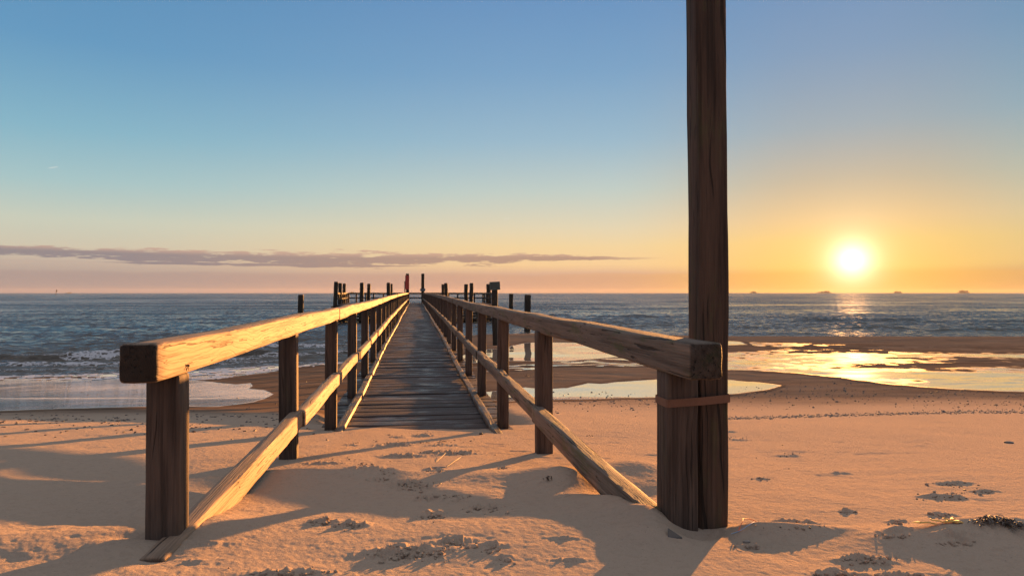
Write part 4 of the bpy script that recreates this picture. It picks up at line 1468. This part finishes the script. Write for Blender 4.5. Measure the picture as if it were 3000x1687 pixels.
def stone(px_, py_, r_, label, name='stone', mat='stone', cat='stone', flat=.5, seed=1, elong=1.6, sub=3):
    X, Y, Z = ground_at([px_], [py_])
    bm_ = bmesh.new()
    bmesh.ops.create_icosphere(bm_, subdivisions=sub, radius=1)
    rsd = random.Random(seed)
    for v__ in bm_.verts:
        k_ = 1 + .12 * math.sin(v__.co.x * 3 + seed) + .08 * math.sin(v__.co.y * 5 + seed * 2)
        v__.co = Vector((v__.co.x * r_ * elong * k_, v__.co.y * r_ * k_, v__.co.z * r_ * flat * k_))
    for f_ in bm_.faces:
        f_.smooth = True
    me_ = bpy.data.meshes.new(name); bm_.to_mesh(me_); bm_.free()
    o = link(name, me_, M[mat], loc=(float(X[0]), float(Y[0]), float(Z[0]) + r_ * flat * .35), rot=(0, 0, rsd.uniform(-.4, .4) - YAW))
    return tag(o, label, cat)


stone(2955, 1297, .020, 'long dark stone casting a shadow at the far right of the sand', seed=3)
stone(1286, 1370, .018, 'flat oval stone half buried between the two railings', seed=5, elong=2.4, flat=.35)
stone(2185, 1586, .007, 'pale shell fragment on the sand right of the tall post', 'shell_fragment', 'shell', 'shell', .6, 6)


def snail(px_, py_, r_, label, seed):
    X, Y, Z = ground_at([px_], [py_])
    e = empty('snail_shell', (float(X[0]), float(Y[0]), float(Z[0])), label, 'shell')
    bm_ = bmesh.new()
    prev = None
    for k_ in range(60):
        f_ = k_ / 59
        a_ = f_ * 3.2 * 6.283
        rad_ = r_ * .62 * (1 - f_) ** 1.1
        tube = r_ * .48 * (1 - f_) + .0006
        cz = r_ * (.35 + 1.1 * f_)
        ctr = Vector((math.cos(a_) * rad_, math.sin(a_) * rad_, cz))
        o_ = Vector((math.cos(a_), math.sin(a_), 0))
        ring_ = [bm_.verts.new(ctr + (o_ * math.cos(b_) + Vector((0, 0, 1)) * math.sin(b_)) * tube) for b_ in [j * 6.283 / 8 for j in range(8)]]
        if prev:
            for j in range(8):
                f__ = bm_.faces.new((prev[j], prev[(j + 1) % 8], ring_[(j + 1) % 8], ring_[j])); f__.smooth = True
        else:
            bm_.faces.new(ring_[::-1])
        prev = ring_
    bm_.faces.new(prev)
    bmesh.ops.recalc_face_normals(bm_, faces=bm_.faces)
    me_ = bpy.data.meshes.new('whorl'); bm_.to_mesh(me_); bm_.free()
    o = link('whorl', me_, M['shell'], parent=e, rot=(R(35), R(20), seed))
    return e


snail(1430, 1259, .020, 'snail shell nearer the right kerb, in front of the boards', 1.0)
snail(1409, 1272, .018, 'snail shell a little lower and further from the kerb than its neighbour', 2.2)

# wedge of wood poking out of the sand at the foot of the tall post
Xw, Yw, Zw = ground_at([1978], [1578])
bm = bmesh.new()
pw = [(-.024, 0, -.02), (.026, .006, -.02), (.026, .012, .002), (-.012, .03, .026), (-.02, .008, .004), (.0, .05, -.02)]
vv = [bm.verts.new(p) for p in pw]
bmesh.ops.convex_hull(bm, input=bm.verts)
bmesh.ops.bevel(bm, geom=bm.edges[:], offset=.0015, segments=1, affect='EDGES')
me = bpy.data.meshes.new('wood_wedge'); bm.to_mesh(me); bm.free()
tag(link('wood_wedge', me, M['stone'], loc=(float(Xw[0]), float(Yw[0]), float(Zw[0]))), 'dark wood wedge poking out of the sand before the tall post', 'wood scrap')


def curve_line(name, pts_, r_, mat, label, cat):
    X, Y, Z = ground_at([p[0] for p in pts_], [p[1] for p in pts_])
    P = [Vector((float(a), float(b), float(c) + p[2])) for a, b, c, p in zip(X, Y, Z, pts_)]
    base = P[0].copy()
    cu = bpy.data.curves.new(name, 'CURVE'); cu.dimensions = '3D'; cu.bevel_depth = r_; cu.resolution_u = 8
    sp = cu.splines.new('BEZIER'); sp.bezier_points.add(len(P) - 1)
    for b_, p in zip(sp.bezier_points, P):
        b_.co = p - base; b_.handle_left_type = b_.handle_right_type = 'AUTO'
    tmp = bpy.data.objects.new('tmp', cu); col.objects.link(tmp)
    dg = bpy.context.evaluated_depsgraph_get()
    me_ = bpy.data.meshes.new_from_object(tmp.evaluated_get(dg))
    bpy.data.objects.remove(tmp)
    me_.materials.clear(); me_.materials.append(mat)
    return tag(link(name, me_, loc=base), label, cat)


curve_line('twine', [(2160, 1557, .002), (2170, 1545, .012), (2185, 1535, .020), (2200, 1534, .016), (2212, 1541, .004)], .0013, M['orange_line'], 'loop of orange twine beside the foot of the tall post', 'twine')
curve_line('twine', [(2140, 1563, .002), (2165, 1556, .004), (2190, 1546, .010), (2215, 1530, .003)], .0010, M['blue_line'], 'pale blue twine lying under the orange loop by the tall post', 'twine')
curve_line('straw', [(1278, 1352, .001), (1292, 1343, .008), (1306, 1334, .016)], .0012, M['straw'], 'pale straw stuck in the sand behind the oval stone', 'straw')
curve_line('straw', [(1310, 1365, .001), (1330, 1354, .006), (1350, 1343, .010)], .0014, M['straw'], 'longer straw lying to the right of the oval stone', 'straw')

# ------------------------------------------------------------------ sea air
hm = bpy.data.materials.new('sea_haze'); hm.use_nodes = True
H = NT(hm.node_tree)
ho = H.n('ShaderNodeOutputMaterial')
hv = H.n('ShaderNodeVolumePrincipled')
hv.inputs['Color'].default_value = (.93, .92, .92, 1)
hv.inputs['Density'].default_value = .00002
hv.inputs['Anisotropy'].default_value = .3
H.t.links.new(hv.outputs[0], ho.inputs['Volume'])
bm = bmesh.new()
bmesh.ops.create_cube(bm, size=1, matrix=Matrix.Translation((0, 0, 11)) @ Matrix.Diagonal((11000, 11000, 34, 1)))
me = bpy.data.meshes.new('haze'); bm.to_mesh(me); bm.free()
hz = link('haze', me, hm)
tag(hz, kind='stuff')
